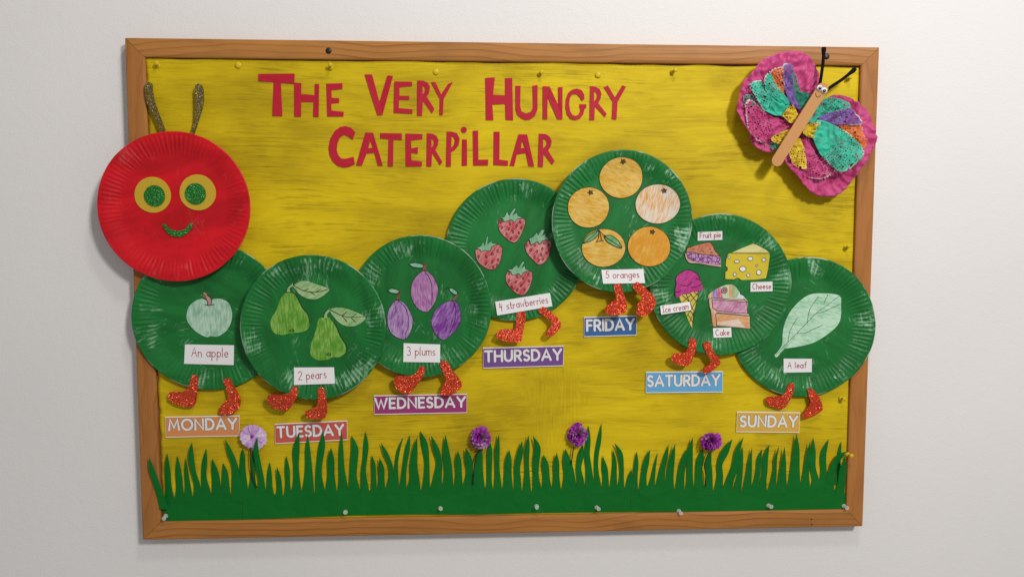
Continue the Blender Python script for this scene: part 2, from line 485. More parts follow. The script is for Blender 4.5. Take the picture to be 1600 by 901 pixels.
def wave(x, z):
    v = Vector((x / 210, z / 170, 3.3))
    a = noise.noise(v) * 1.0 + noise.noise(Vector((x / 70, z / 60, 9.1))) * .45
    edge = max(0, (z - 325) / 45)
    a += edge * 1.6 * max(0, math.sin(x / 47 + 1.3 * math.sin(x / 130)))
    a *= 1 - .55 * max(0, min(1, (-200 - z) / 80))
    return max(-1.2, min(2.0, a))
HP = 16.0
def on_paper(extra): return lambda x, z: HP + wave(x, z) + extra

def yellow_paper():
    c = [(-571.0,369.1),(569.4,367.4),(573.4,-378.2),(-568.3,-369.1)]
    nx, nz = 230, 150; vs = []
    tl, tr, br, bl = [Vector(p) for p in c]
    for j in range(nz + 1):
        t = j / nz
        for i in range(nx + 1):
            s = i / nx
            p = (tl * (1 - s) + tr * s) * (1 - t) + (bl * (1 - s) + br * s) * t
            x, z = p
            le = max(0, 1 - s * 60); te = max(0, 1 - t * 40); re = max(0, 1 - (1 - s) * 60)
            x += le * (noise.noise(Vector((4.2, z / 14, 0))) * 2.4 + .6) + re * noise.noise(Vector((9, z / 60, 2))) * 1.4
            z += te * (noise.noise(Vector((x / 55, 2.2, 7))) * 2.2 + .2)
            vs.append((x, z, HP + wave(x, z)))
    fs = []
    for j in range(nz):
        for i in range(nx):
            a = j * (nx + 1) + i; fs.append((a, a + 1, a + nx + 2, a + nx + 1))
    o = build('backing_paper', vs, fs, M['yellow'], smooth=True)
    tag(o, 'yellow painted paper with dark brush streaks covering the notice board', 'backing paper')
    sol = o.modifiers.new('thickness', 'SOLIDIFY'); sol.thickness = .0004; sol.offset = -1
    if o.data.polygons[0].normal.y > 0: o.data.flip_normals()
yellow_paper()

# ------------------------------------------------------------------ title letters
TL = 'red cut-out title letters'
def letter(loops, label, smooth=False, dot=None):
    rl = random.Random(len(label) + int(abs(loops[0][0][0]))); a, b = rl.uniform(-.035, .035), rl.uniform(-.03, .03); cx = sum(p[0] for p in loops[0]) / len(loops[0]); cz = sum(p[1] for p in loops[0]) / len(loops[0])
    lift = lambda x, z: HP + wave(x, z) + 1.0 + abs(a * (x - cx) + b * (z - cz))
    o = cutout('paper_letter', loops, lift, .5, M['red_paper'], None, smooth)
    tag(o, label, 'paper letter', TL)
    if dot: cutout('dot', [dot], lift, .5, M['red_paper'], o)
    return o
letter([[(-398.2,347.2),(-341.5,348.4),(-342.5,332.7),(-363.5,334.1),(-362.3,282.5),(-377.6,282.8),(-374.8,334.9),(-398.5,336.5)]], 'large red paper letter T that opens the word THE')
letter([[(-342.5,334.6),(-331.5,333.8),(-332.1,316.6),(-311.2,315.5),(-310.5,332.8),(-303.9,332.4),(-305.5,281.4),(-313.9,281.8),(-313.1,304.6),(-332.5,304.4),(-333.0,281.9),(-343.5,281.8)]], 'red paper letter H in the middle of the word THE')
letter([[(-292.5,333.2),(-267.3,334.5),(-267.5,325.2),(-284.8,323.6),(-284.6,311.6),(-272.8,310.8),(-273.1,303.7),(-285.6,302.5),(-285.2,291.5),(-266.1,289.8),(-266.6,282.4),(-292.1,282.2)]], 'red paper letter E that ends the word THE')
letter([[(-232.2,348.3),(-220.5,348.4),(-209.5,305.5),(-196.3,346.9),(-187.5,346.2),(-204.9,285.2),(-212.8,285.1)]], 'large red paper letter V that opens the word VERY')
letter([[(-185.3,337.8),(-157.6,337.6),(-157.6,330.9),(-177.7,329.0),(-177.8,315.5),(-162.0,315.6),(-162.5,309.5),(-178.6,309.3),(-179.1,296.4),(-157.1,294.5),(-157.6,287.7),(-187.3,288.5)]], 'red paper letter E in the word VERY')
letter([[(-149.2,339.6),(-140.2,339.5),(-132.3,336.2),(-129.2,329.9),(-130.8,320.6),(-134.7,314.6),(-122.4,295.6),(-126.3,288.3),(-140.9,308.6),(-142.2,284.8),(-149.9,284.8)], [(-140.7,332.3),(-138.0,330.2),(-137.1,326.0),(-138.2,321.3),(-140.8,317.9)]], 'red paper letter R in the word VERY')
letter([[(-127.6,337.5),(-120.4,337.2),(-111.5,318.2),(-100.6,334.8),(-93.3,338.1),(-93.8,336.2),(-107.7,311.0),(-109.1,285.9),(-114.7,285.9),(-114.1,311.6)]], 'red paper letter Y that ends the word VERY')
letter([[(-41.3,344.7),(-25.8,345.9),(-28.7,318.5),(-9.6,317.6),(-9.6,344.8),(2.0,345.2),(3.4,278.5),(-8.8,279.0),(-9.6,304.0),(-30.0,302.8),(-28.3,278.4),(-40.6,278.3)]], 'large red paper letter H that opens the word HUNGRY')
letter([[(7.0,332.7),(15.3,332.8),(14.6,301.0),(16.8,292.5),(24.0,289.5),(31.6,291.9),(35.3,299.0),(34.3,333.1),(42.6,334.3),(42.7,295.9),(38.1,285.1),(30.5,279.7),(24.0,278.6),(16.4,281.3),(9.9,287.1),(7.1,295.6)]], 'red paper letter U in the word HUNGRY')
letter([[(51.0,332.5),(61.9,332.1),(76.0,303.2),(75.8,331.4),(82.8,331.5),(82.9,280.6),(74.6,280.5),(58.9,315.0),(58.4,280.6),(51.2,280.5)]], 'red paper letter N in the word HUNGRY')
letter([[(113.4,327.1),(117.6,320.7),(118.3,313.0),(113.9,310.0),(110.4,316.4),(105.6,320.6),(99.4,320.5),(95.1,315.4),(93.6,304.9),(95.2,294.2),(98.8,287.8),(103.6,285.9),(108.8,287.8),(111.4,293.7),(111.4,297.1),(110.1,299.2),(110.0,304.6),(121.4,304.7),(121.4,298.9),(118.8,298.0),(116.7,289.0),(111.5,282.1),(103.6,279.4),(95.8,281.5),(90.0,288.8),(87.6,299.5),(88.1,312.3),(92.0,322.6),(97.9,327.4),(105.5,329.6)]], 'red paper letter G in the word HUNGRY')
letter([[(127.3,333.6),(136.1,332.8),(143.1,328.6),(146.0,321.8),(144.5,313.9),(140.7,306.8),(154.9,289.7),(151.4,284.7),(135.4,301.6),(134.7,279.9),(126.9,279.8)], [(133.9,325.6),(137.5,323.0),(138.8,318.8),(137.8,313.6),(134.1,309.3)]], 'red paper letter R in the word HUNGRY')
letter([[(149.6,332.1),(156.2,334.8),(168.0,316.0),(179.8,335.4),(185.6,332.9),(172.2,308.8),(170.8,281.2),(163.3,281.8),(163.9,309.8)]], 'red paper letter Y that ends the word HUNGRY')
letter([[(-263.3,267.4),(-255.2,264.9),(-248.3,258.1),(-252.3,245.8),(-258.0,250.4),(-265.4,253.8),(-272.0,250.3),(-276.4,241.4),(-278.1,230.7),(-276.1,222.2),(-270.9,216.3),(-264.0,215.9),(-257.0,217.7),(-251.6,219.2),(-249.7,207.4),(-258.3,203.1),(-267.9,202.0),(-277.4,205.2),(-284.8,212.6),(-289.5,223.2),(-290.6,233.9),(-287.8,247.7),(-280.8,259.4),(-272.2,265.8)]], 'large curved red paper letter C that opens the word CATERPILLAR')
letter([[(-232.5,257.6),(-220.1,257.3),(-205.4,205.5),(-213.3,205.5),(-218.4,225.7),(-230.6,224.6),(-238.6,205.4),(-247.5,205.7)], [(-225.0,244.9),(-227.9,232.7),(-221.1,233.6)]], 'first red paper letter A of the word CATERPILLAR, just after the big C')
letter([[(-208.8,256.7),(-174.6,256.5),(-174.7,245.8),(-188.0,246.6),(-189.1,204.5),(-197.2,204.5),(-195.7,247.4),(-208.9,248.6)]], 'red paper letter T in the word CATERPILLAR')
letter([[(-168.8,256.3),(-142.0,255.9),(-142.0,247.8),(-160.3,245.5),(-159.8,233.1),(-149.0,234.9),(-149.5,224.6),(-160.3,225.8),(-159.5,213.9),(-142.6,211.8),(-143.5,204.5),(-169.3,204.4)]], 'red paper letter E in the word CATERPILLAR')
letter([[(-134.7,257.2),(-125.9,256.4),(-119.4,253.0),(-116.2,246.2),(-117.6,238.1),(-121.5,230.6),(-110.0,211.3),(-114.3,206.8),(-126.7,226.2),(-127.9,204.2),(-135.9,204.5)], [(-127.6,248.7),(-124.4,246.6),(-123.6,242.3),(-124.9,237.6),(-127.7,234.2)]], 'red paper letter R before the P in the word CATERPILLAR')
letter([[(-103.1,260.0),(-94.0,259.8),(-86.5,256.9),(-82.4,249.0),(-84.2,238.3),(-89.9,231.4),(-96.4,227.1),(-96.5,204.9),(-104.3,204.3)], [(-95.4,252.8),(-91.9,251.1),(-90.2,246.4),(-91.6,239.3),(-95.9,234.3)]], 'red paper letter P in the word CATERPILLAR')
letter([[(-78.6,247.7),(-70.8,247.3),(-70.7,206.1),(-79.2,205.7)]], 'red paper letter i with a round dot in the word CATERPILLAR', dot=ell_pts((-75.7,262.9,4.8,4.9), 20))
letter([[(-61.2,261.3),(-53.0,261.8),(-52.5,215.5),(-36.6,215.8),(-37.1,206.7),(-61.0,206.2)]], 'tall red paper letter L next to the dotted i')
letter([[(-27.9,260.0),(-18.3,260.1),(-18.8,215.9),(-4.6,214.2),(-4.9,206.0),(-28.2,207.4)]], 'red paper letter L next to the last A of CATERPILLAR')
letter([[(12.1,256.2),(26.0,256.1),(37.5,205.3),(28.5,205.9),(23.5,226.4),(9.5,224.2),(5.2,205.6),(-2.5,206.0)], [(18.0,247.0),(16.0,234.1),(22.1,235.0)]], 'last red paper letter A of the word CATERPILLAR')
letter([[(45.2,257.5),(55.7,257.0),(62.2,253.1),(65.8,246.0),(64.5,238.1),(60.1,230.5),(70.7,213.7),(66.8,208.1),(52.7,225.3),(51.5,204.5),(43.6,204.9)], [(51.8,249.4),(55.7,248.1),(57.9,243.8),(56.2,238.0),(51.8,234.3)]], 'red paper letter R that ends the word CATERPILLAR')

# ------------------------------------------------------------------ stroke lettering
def arc(cx, cy, rx, ry, a0, a1, n=10):
    return [(cx + rx * math.cos(math.radians(a0 + (a1 - a0) * i / n)), cy + ry * math.sin(math.radians(a0 + (a1 - a0) * i / n))) for i in range(n + 1)]
CAPS = {
 'M': (.95, [[(0, 0), (.13, 1), (.475, .22), (.82, 1), (.95, 0)]]), 'O': (.98, [arc(.49, .5, .49, .5, 90, 450, 20)]),
 'N': (.74, [[(0, 0), (0, 1), (.74, 0), (.74, 1)]]), 'D': (.72, [[(0, 0), (0, 1), (.26, 1)] + arc(.26, .5, .46, .5, 90, -90) + [(0, 0)]]),
 'A': (.84, [[(0, 0), (.42, 1), (.84, 0)], [(.15, .30), (.69, .30)]]), 'Y': (.76, [[(0, 1), (.38, .46), (.76, 1)], [(.38, .46), (.38, 0)]]),
 'T': (.66, [[(0, 1), (.66, 1)], [(.33, 1), (.33, 0)]]), 'U': (.70, [[(0, 1), (0, .35)] + arc(.35, .35, .35, .35, 180, 360) + [(.70, 1)]]),
 'E': (.50, [[(.50, 1), (0, 1), (0, 0), (.50, 0)], [(0, .51), (.43, .51)]]),
 'S': (.52, [arc(.26, .75, .24, .25, 35, 270, 9) + arc(.26, .25, .26, .25, 90, -145, 9)[1:]]),
 'W': (1.12, [[(0, 1), (.30, 0), (.56, .85), (.82, 0), (1.12, 1)]]), 'H': (.70, [[(0, 0), (0, 1)], [(.70, 0), (.70, 1)], [(0, .5), (.70, .5)]]),
 'R': (.60, [[(0, 0), (0, 1)], [(0, 1), (.28, 1)] + arc(.28, .73, .29, .27, 90, -90, 8) + [(0, .46)], [(.28, .46), (.60, 0)]]),
 'F': (.48, [[(.48, 1), (0, 1), (0, 0)], [(0, .51), (.42, .51)]]), 'I': (.0, [[(0, 0), (0, 1)]]),
}
X = .56
HAND = {
 'A': (.62, [[(0, 0), (.30, 1), (.60, 0)], [(.10, .36), (.52, .40)]]), 'F': (.5, [[(.5, .98), (.02, 1), (0, 0)], [(0, .52), (.36, .54)]]),
 'C': (.6, [arc(.32, .5, .32, .5, 50, 310, 14)]), 'I': (.36, [[(0, 1), (.36, 1)], [(.18, 1), (.18, 0)], [(0, 0), (.36, 0)]]),
 'n': (.40, [[(0, X), (0, 0)], [(0, .36)] + arc(.2, .36, .2, .19, 170, 0, 6) + [(.40, 0)]]),
 'a': (.46, [arc(.22, .27, .22, .27, 40, 390, 14), [(.45, X), (.45, .06), (.5, 0)]]),
 'p': (.46, [[(0, X), (0, -.42)], arc(.22, .27, .22, .27, 180, -180, 14)]), 'l': (.08, [[(0, 1), (0, .05), (.06, 0)]]),
 'e': (.44, [[(.02, .28), (.42, .30)], arc(.22, .28, .21, .27, 8, 315, 12)]), 'r': (.30, [[(0, X), (0, 0)], [(0, .34)] + arc(.17, .36, .17, .18, 170, 45, 5)]),
 's': (.32, [arc(.17, .41, .14, .14, 40, 270, 7) + arc(.17, .13, .16, .14, 90, -140, 7)[1:]]),
 'u': (.40, [[(0, X), (0, .2)] + arc(.2, .2, .2, .2, 180, 360, 7) + [(.40, X), (.40, 0)]]),
 'm': (.66, [[(0, X), (0, 0)], [(0, .36)] + arc(.165, .38, .165, .17, 170, 0, 6) + [(.33, 0)], [(.33, .36)] + arc(.495, .38, .165, .17, 170, 0, 6) + [(.66, 0)]]),
 't': (.30, [[(.14, .92), (.14, .1), (.24, 0), (.32, .06)], [(0, X), (.30, X)]]), 'w': (.60, [[(0, X), (.15, 0), (.30, .42), (.45, 0), (.60, X)]]),
 'b': (.44, [[(0, 1), (0, 0)], arc(.22, .27, .22, .27, 180, -180, 14)]), 'i': (.04, [[(0, X), (0, 0)], [(0, .80), (.01, .84)]]),
 'o': (.46, [arc(.23, .27, .23, .28, 90, 450, 14)]), 'g': (.46, [arc(.22, .28, .22, .27, 40, 390, 14), [(.45, X), (.45, -.2)] + arc(.25, -.2, .2, .2, 0, -160, 7)]),
 'f': (.34, [[(.36, .92)] + arc(.26, .84, .11, .14, 60, 180, 5) + [(.14, 0)], [(0, X), (.32, X)]]),
 'c': (.40, [arc(.22, .28, .22, .27, 45, 315, 12)]), 'k': (.40, [[(0, 1), (0, 0)], [(.36, X), (.02, .24), (.40, 0)]]),
 'h': (.40, [[(0, 1), (0, 0)], [(0, .36)] + arc(.2, .36, .2, .19, 170, 0, 6) + [(.40, 0)]]),
 '2': (.5, [arc(.25, .74, .24, .26, 160, -20, 9) + [(.02, .02), (.5, 0)]]), '3': (.48, [arc(.2, .76, .22, .24, 140, -80, 9) + arc(.22, .25, .26, .27, 80, -140, 9)]),
 '4': (.5, [[(.12, 1), (.02, .42), (.46, .44)], [(.34, .86), (.32, -.12)]]), '5': (.46, [[(.44, 1), (.08, 1), (.06, .56)] + arc(.2, .30, .26, .28, 110, -140, 10)]),
}
def lay(text, font, p0, p1, cap, gap, space=.42, jit=0., seed=1):
    """Letters as polylines in plan mm, fitted between two baseline points."""
    r = random.Random(seed); x = 0.; items = []
    for ch in text:
        if ch == ' ': x += space; continue
        w, ps = font[ch]; items.append((ch, x, ps)); x += w + gap
    tot = x - gap; d = (p1[0] - p0[0], p1[1] - p0[1]); L = math.hypot(*d); ux = (d[0] / L, d[1] / L); uz = (-ux[1], ux[0]); sx = L / tot
    out = []
    for ch, x0, ps in items:
        jy = r.uniform(-jit, jit) * cap; jr = r.uniform(-jit, jit)
        out.append((ch, [[(p0[0] + ux[0] * (x0 + a + jr * b) * sx + uz[0] * (b * cap + jy), p0[1] + ux[1] * (x0 + a + jr * b) * sx + uz[1] * (b * cap + jy)) for a, b in pl] for pl in ps]))
    return out

# ------------------------------------------------------------------ day cards
def day_card(word, quad, p0, p1, cap, col, label, h=18.2):
    mat = mat_paper('card_' + word.lower(), col, .38, .06, .5)
    quad = [Vector(p) for p in quad]
    c = sum(quad, Vector((0, 0))) / 4
    o = cutout('day_card', [[tuple(p) for p in quad]], h, .8, M['white_edge'])
    tag(o, label, 'day card', 'laminated day name cards')
    def ins(p, a, b):   # printed colour stops short of the card's long edges
        return p
    tl, tr, br, bl = quad
    up = (tl - bl).normalized(); rt = (tr - tl).normalized()
    pr = [tl - up * 1.5 + rt * .5, tr - up * 1.5 - rt * .5, br + up * 1.3 - rt * .5, bl + up * 1.3 + rt * .5]
    cutout('printed_face', [[tuple(p) for p in pr]], h + .05, .04, mat, o)
    p0 = Vector(p0); p1 = Vector(p1); d = (p1 - p0).normalized() * cap * .085
    for ch, pls in lay(word, CAPS, p0 + d, p1 - d, cap * .90, .30):
        pls = [[(x - d.y * 1, z + cap * .08) for x, z in pl] for pl in pls]
        a = strokes('letter', pls, cap * .205, h + .42, M['letter_white'], o)
        strokes('outline', pls, cap * .205 + 1.0, h + .10, M['letter_grey'], a)
day_card('MONDAY', [(-559.2,-197.4),(-440.6,-196.6),(-442.0,-230.8),(-559.1,-231.7)], (-554.5,-220.7), (-444.3,-219.9), 18.6, (.62, .24, .075), 'pale orange card reading MONDAY below the plate with the apple')
day_card('TUESDAY', [(-384.8,-211.1),(-267.9,-207.0),(-267.9,-239.6),(-384.9,-244.5)], (-381.7,-234.7), (-272.6,-231.7), 18.2, (.52, .085, .06), 'coral red card reading TUESDAY partly behind the paper grass')
day_card('WEDNESDAY', [(-224.3,-166.0),(-72.4,-164.9),(-72.5,-196.9),(-223.9,-198.1)], (-223.2,-188.8), (-74.0,-187.4), 17.6, (.30, .03, .145), 'long plum purple card reading WEDNESDAY under the plate with the plums')
day_card('THURSDAY', [(-46.1,-89.0),(87.3,-86.5),(86.2,-120.3),(-45.6,-123.2)], (-43.5,-113.1), (84.3,-110.7), 18.6, (.16, .065, .25), 'violet card reading THURSDAY under the plate with the strawberries')
day_card('FRIDAY', [(120.1,-39.3),(207.6,-37.1),(207.5,-70.4),(120.0,-72.4)], (124.0,-63.4), (204.5,-61.4), 18.6, (.03, .115, .31), 'dark blue card reading FRIDAY under the plate with the oranges')
day_card('SATURDAY', [(224.1,-131.1),(353.6,-131.1),(353.8,-166.8),(224.0,-166.8)], (226.0,-156.4), (349.3,-155.7), 18.6, (.12, .36, .60), 'light blue card reading SATURDAY under the plate with cake and cheese')
day_card('SUNDAY', [(379.0,-199.6),(486.8,-201.9),(486.4,-237.1),(378.4,-234.6)], (383.8,-226.3), (483.1,-227.8), 19.2, (.62, .37, .045), 'mustard yellow card reading SUNDAY under the plate with the leaf')

# ------------------------------------------------------------------ paper plates
class Plate:
    def __init__(s, e, h0, tx=0., tz=0., depth=6., seed=1):
        s.cx, s.cz, s.rx, s.rz = e; s.h0, s.tx, s.tz, s.depth, s.seed = h0, tx, tz, depth, seed; s.flute = .34 if seed == 41 else .52
        r = random.Random(seed); s.w = [(k, r.uniform(.3, 1) * .007 / (k - 1), r.uniform(0, 6.28)) for k in (2, 3, 4, 5)]
        s.v = [(k, r.uniform(.4, 1) * .8 / k, r.uniform(0, 6.28)) for k in (2, 3, 5)]
    def plane(s, x, z): return s.h0 + s.tx * (x - s.cx) + s.tz * (z - s.cz)
    def prof(s, r):
        if r < .66: return 0.
        t = min(1, (r - .66) / .29); return s.depth * t * t * (3 - 2 * t) + (.4 * (r - .95) / .05 if r > .95 else 0)
    def surf(s, x, z):
        dx, dz = (x - s.cx) / s.rx, (z - s.cz) / s.rz; r = math.hypot(dx, dz); a = math.atan2(dz, dx)
        return s.plane(x, z) + s.prof(r) + s.wob(a) * max(0, min(1.1, (r - .6) / .4))
    def wob(s, a): return sum(c * math.sin(k * a + p) for k, c, p in s.v)
    def on(s, extra): return lambda x, z, *_: s.surf(x, z) + extra
    def mesh(s, root, mat):
        NF, PF = 92, 8; n = NF * PF
        rs = [0, .2, .4, .55, .63, .66, .69, .72, .745, .77, .80, .83, .86, .89, .915, .935, .95, .965, .985, .995, 1.0]
        vs, fs = [(s.cx, s.cz, s.plane(s.cx, s.cz))], []
        ri, rm, ed = [0.], [0.], [0.]
        rj = random.Random(s.seed + 9); amp = [rj.uniform(.2, 1.5) for _ in range(NF)]; jit = [rj.uniform(-.012, .012) for _ in range(NF)]
        for r in rs[1:]:
            f = max(0, min(1, (r - .70) / .06)) * max(0, min(1, (.975 - r) / .035))
            for i in range(n):
                a = 2 * PI * i / n + jit[(i // PF) % NF] * math.sin(PI * (i % PF) / PF)
                k = 1 + sum(c * math.sin(q * a + p) for q, c, p in s.w)
                x = s.cx + s.rx * r * k * math.cos(a); z = s.cz + s.rz * r * k * math.sin(a)
                q = math.sin(2 * PI * i / PF); q = math.copysign(abs(q) ** .7, q)
                h = s.plane(x, z) + s.prof(r) + s.wob(a) * max(0, min(1.1, (r - .6) / .4)) + q * f * s.flute * amp[(i // PF) % NF]
                if r >= .995: h -= .9 if r == 1.0 else .15
                vs.append((x, z, h)); ri.append(max(0, q) * f); rm.append(max(0, min(1, (r - .68) / .1))); ed.append(1. if r > .988 else 0.)
        # underside, half a millimetre behind
        for r in (.985, .67, .3):
            for i in range(n):
                a = 2 * PI * i / n; k = 1 + sum(c * math.sin(q * a + p) for q, c, p in s.w)
                x = s.cx + s.rx * r * k * math.cos(a); z = s.cz + s.rz * r * k * math.sin(a)
                vs.append((x, z, s.plane(x, z) + s.prof(r) + s.wob(a) * max(0, min(1.1, (r - .6) / .4)) - 1.4)); ri.append(0.); rm.append(0.); ed.append(0.)
        fs = [(0, 1 + i, 1 + (i + 1) % n) for i in range(n)]
        for k in range(len(rs) - 1 + 3 - 1):
            b = 1 + k * n
            for i in range(n): fs.append((b + i, b + n + i, b + n + (i + 1) % n, b + (i + 1) % n))
        return build('plate_disc', vs, fs, mat, root, smooth=True, attrs={'ridge': ri, 'rim': rm, 'edge': ed})

def new_plate(name, e, h0, label, cat, mat, tx=0., tz=0., depth=6., seed=1, group=None):
    p = Plate(e, h0, tx, tz, depth, seed)
    root = empty(name, p.cx, p.cz, h0, label, cat, group); p.root = root
    p.mesh(root, mat)
    return p

GP = 'green paper plates in a wavy row'
GREEN = dict(dark=(.0055, .105, .018), lite=(.0100, .175, .034), dry=(.30, .53, .34))
def gp(e, h0, label, seed, amount=.45, **k):
    return new_plate('green_paper_plate', e, h0, label, 'paper plate', mat_plate('green_painted_plate', amount=amount, seed=seed, **GREEN), seed=seed, group=GP, **k)

def fit(corners, surf, lift):
    """A plane over the corners that clears the surface by lift."""
    n = len(corners); mx = sum(c[0] for c in corners) / n; mz = sum(c[1] for c in corners) / n
    hs = [surf(*c) for c in corners]; mh = sum(hs) / n
    sx = sum((c[0] - mx) ** 2 for c in corners); sz = sum((c[1] - mz) ** 2 for c in corners)
    a = sum((c[0] - mx) * (h - mh) for c, h in zip(corners, hs)) / sx; b = sum((c[1] - mz) * (h - mh) for c, h in zip(corners, hs)) / sz
    f = lambda x, z: mh + a * (x - mx) + b * (z - mz)
    up = max([surf(*c) - f(*c) for c in corners] + [surf((c[0] + d[0]) / 2, (c[1] + d[1]) / 2) - f((c[0] + d[0]) / 2, (c[1] + d[1]) / 2) for c in corners for d in corners])
    return lambda x, z, *_: f(x, z) + up + lift

def caption(p, text, quad, p0, p1, cap, seed=1):
    hf = fit(quad, p.surf, .9)
    o = cutout('caption_label', [quad], hf, .35, M['white_paper'], p.root)
    tag(o, 'white paper strip with the words "%s" handwritten in red' % text)
    pl = [q for ch, ps in lay(text, HAND, p0, p1, cap, .20, .45, .03, seed) for q in ps]
    strokes('handwriting', pl, 1.05, lambda x, z: hf(x, z) + .12, M['red_ink'], o)
    return o

def foot(p, loop, lift=1.6, drop=0.):
    loop = spline(loop)
    rad = lambda x, z: math.hypot((x - p.cx) / p.rx, (z - p.cz) / p.rz)
    zt = max(q[1] for q in loop); zb = min(q[1] for q in loop)
    hh = max(p.surf(x, z) for x, z in loop if rad(x, z) < 1.03) + lift
    hf = lambda x, z: hh - drop * max(0, min(1, (rad(x, z) - 1.03) / .22))
    return cutout('foot', [loop], hf, 2.0, M['orange_glitter'], p.root)

def shape(p, name, loop, mat, lift=.7, parent=None, smooth=True, t=.3):
    hf = lambda x, z, *_: p.surf(x, z) + lift
    if smooth: loop = spline(loop, True, 3)
    return patch(name, loop, hf, 5, mat, parent or p.root, t, smooth=False)
def flat(p, name, loop, mat, lift=.7, parent=None, smooth=True, t=.3):
    return cutout(name, [loop], lambda x, z: p.surf(x, z) + lift, t, mat, parent or p.root, smooth)
def ink(p, parent, polys, w=.9, lift=.95, mat=None, smooth=True):
    pl = [spline(q, False, 4) if smooth and len(q) > 2 else q for q in polys]
    return strokes('ink_lines', pl, w, lambda x, z: p.surf(x, z) + lift, mat or M['ink'], parent)

# --- plate with the apple
P = gp((-482.4,-35.6,119.9,117.9), 18.2, 'green paper plate with one pale apple, tucked under the red plate', 3, .42, tx=-.03)
a = shape(P, 'apple', [(-519.5,-33.4),(-515.7,-20.0),(-506.7,-11.2),(-495.0,-6.8),(-485.0,-10.4),(-474.7,-6.9),(-463.1,-7.8),(-453.1,-14.4),(-448.5,-29.3),(-450.1,-44.2),(-457.2,-57.5),(-467.6,-65.8),(-476.4,-67.9),(-483.6,-66.9),(-488.0,-68.7),(-498.1,-64.7),(-509.5,-55.7),(-517.8,-43.8)], mat_pencil('apple_pencil', (.20, .38, .25), (.42, .60, .47), 1.5, .5))
tag(a, 'pale green apple coloured in pencil')
st = flat(P, 'stem', [(-492.7,1.5),(-489.5,3.3),(-486.1,-0.3),(-480.5,-6.9),(-479.5,-12.8),(-481.4,-17.2),(-485.7,-17.2),(-486.4,-9.8),(-492.0,-3.8)], mat_pencil('apple_stem', (.36, .16, .13), (.5, .3, .25), .8), 1.0, a)
ink(P, a, [[(-490.3,-15.7),(-483.7,-17.5),(-474.9,-15.8)], [(-492.7,1.5),(-486.4,-9.8),(-485.7,-16.6)], [(-486.1,-0.3),(-479.9,-7.4),(-480.8,-16.6)]], .9, 1.5)
caption(P, 'An apple', [(-523.1,-79.8),(-446.4,-82.1),(-447.8,-114.2),(-525.2,-111.1)], (-513.0,-99.6), (-456.2,-101.2), 14.5, 2)
foot(P, [(-511.6,-129.9),(-502.4,-130.9),(-503.5,-150.6),(-506.1,-170.1),(-511.3,-179.1),(-522.1,-180.5),(-538.3,-176.4),(-549.7,-168.2),(-549.3,-158.3),(-544.0,-155.6),(-526.6,-154.9),(-517.7,-148.4),(-514.5,-140.0)], drop=2.5)
foot(P, [(-463.5,-138.1),(-453.8,-134.6),(-447.7,-145.2),(-439.3,-161.8),(-437.3,-175.4),(-442.9,-187.4),(-454.8,-194.8),(-468.0,-194.7),(-472.2,-190.1),(-469.0,-179.6),(-458.6,-170.6),(-456.9,-161.6),(-460.0,-148.0)], drop=2.5)

# --- plate with the pears
P = gp((-315.7,-52.0,115.4,115.7), 32.8, 'green paper plate with two pears, overlapping both its neighbours', 5, .42, tz=.035)
pm = mat_pencil('pear_pencil', (.085, .27, .018), (.27, .46, .10), 1.45, .55); lm = mat_pencil('pear_leaf_pencil', (.15, .33, .10), (.36, .50, .25), .5, .5)
def pear(body, leaf, stem, vein, eye, lab):
    o = flat(P, 'pear', body, pm); tag(o, lab)
    flat(P, 'leaf', leaf, lm, .8, o); flat(P, 'stem', stem, lm, .9, o)
    ink(P, o, vein + [ell_pts(eye, 12) + ell_pts(eye, 12)[:1]], .9, 1.3)
pear([(-358.0,4.0),(-347.1,4.0),(-341.0,-2.7),(-333.5,-18.6),(-324.3,-31.4),(-322.0,-44.2),(-326.3,-55.4),(-337.4,-60.1),(-351.5,-61.0),(-365.7,-64.1),(-378.2,-60.8),(-383.6,-50.3),(-382.3,-37.5),(-374.3,-24.8),(-367.6,-7.4)], [(-346.3,14.8),(-335.8,21.1),(-324.9,22.0),(-307.8,16.2),(-290.9,9.8),(-293.9,3.5),(-308.1,-6.0),(-323.8,-5.9),(-336.2,0.5),(-342.3,8.4)], [(-357.4,4.7),(-355.4,11.6),(-348.4,18.6),(-346.3,14.8),(-352.3,10.0),(-351.1,4.3)],
     [[(-346.8,17.3),(-342.2,13.2),(-329.8,6.8),(-311.1,4.5),(-291.6,8.9)], [(-329.8,6.8),(-322.9,9.6)], [(-311.1,4.5),(-303.2,9.6)], [(-320.5,5.2),(-312.7,0.4)], [(-357.4,4.7),(-355.4,11.6),(-348.4,18.0)], [(-358.0,4.0),(-347.1,4.0),(-341.0,-2.7),(-333.5,-18.6),(-324.3,-31.4),(-322.0,-44.2)]], (-350.5,-56.5,3.4,1.6), 'upper green pear with a leaf')
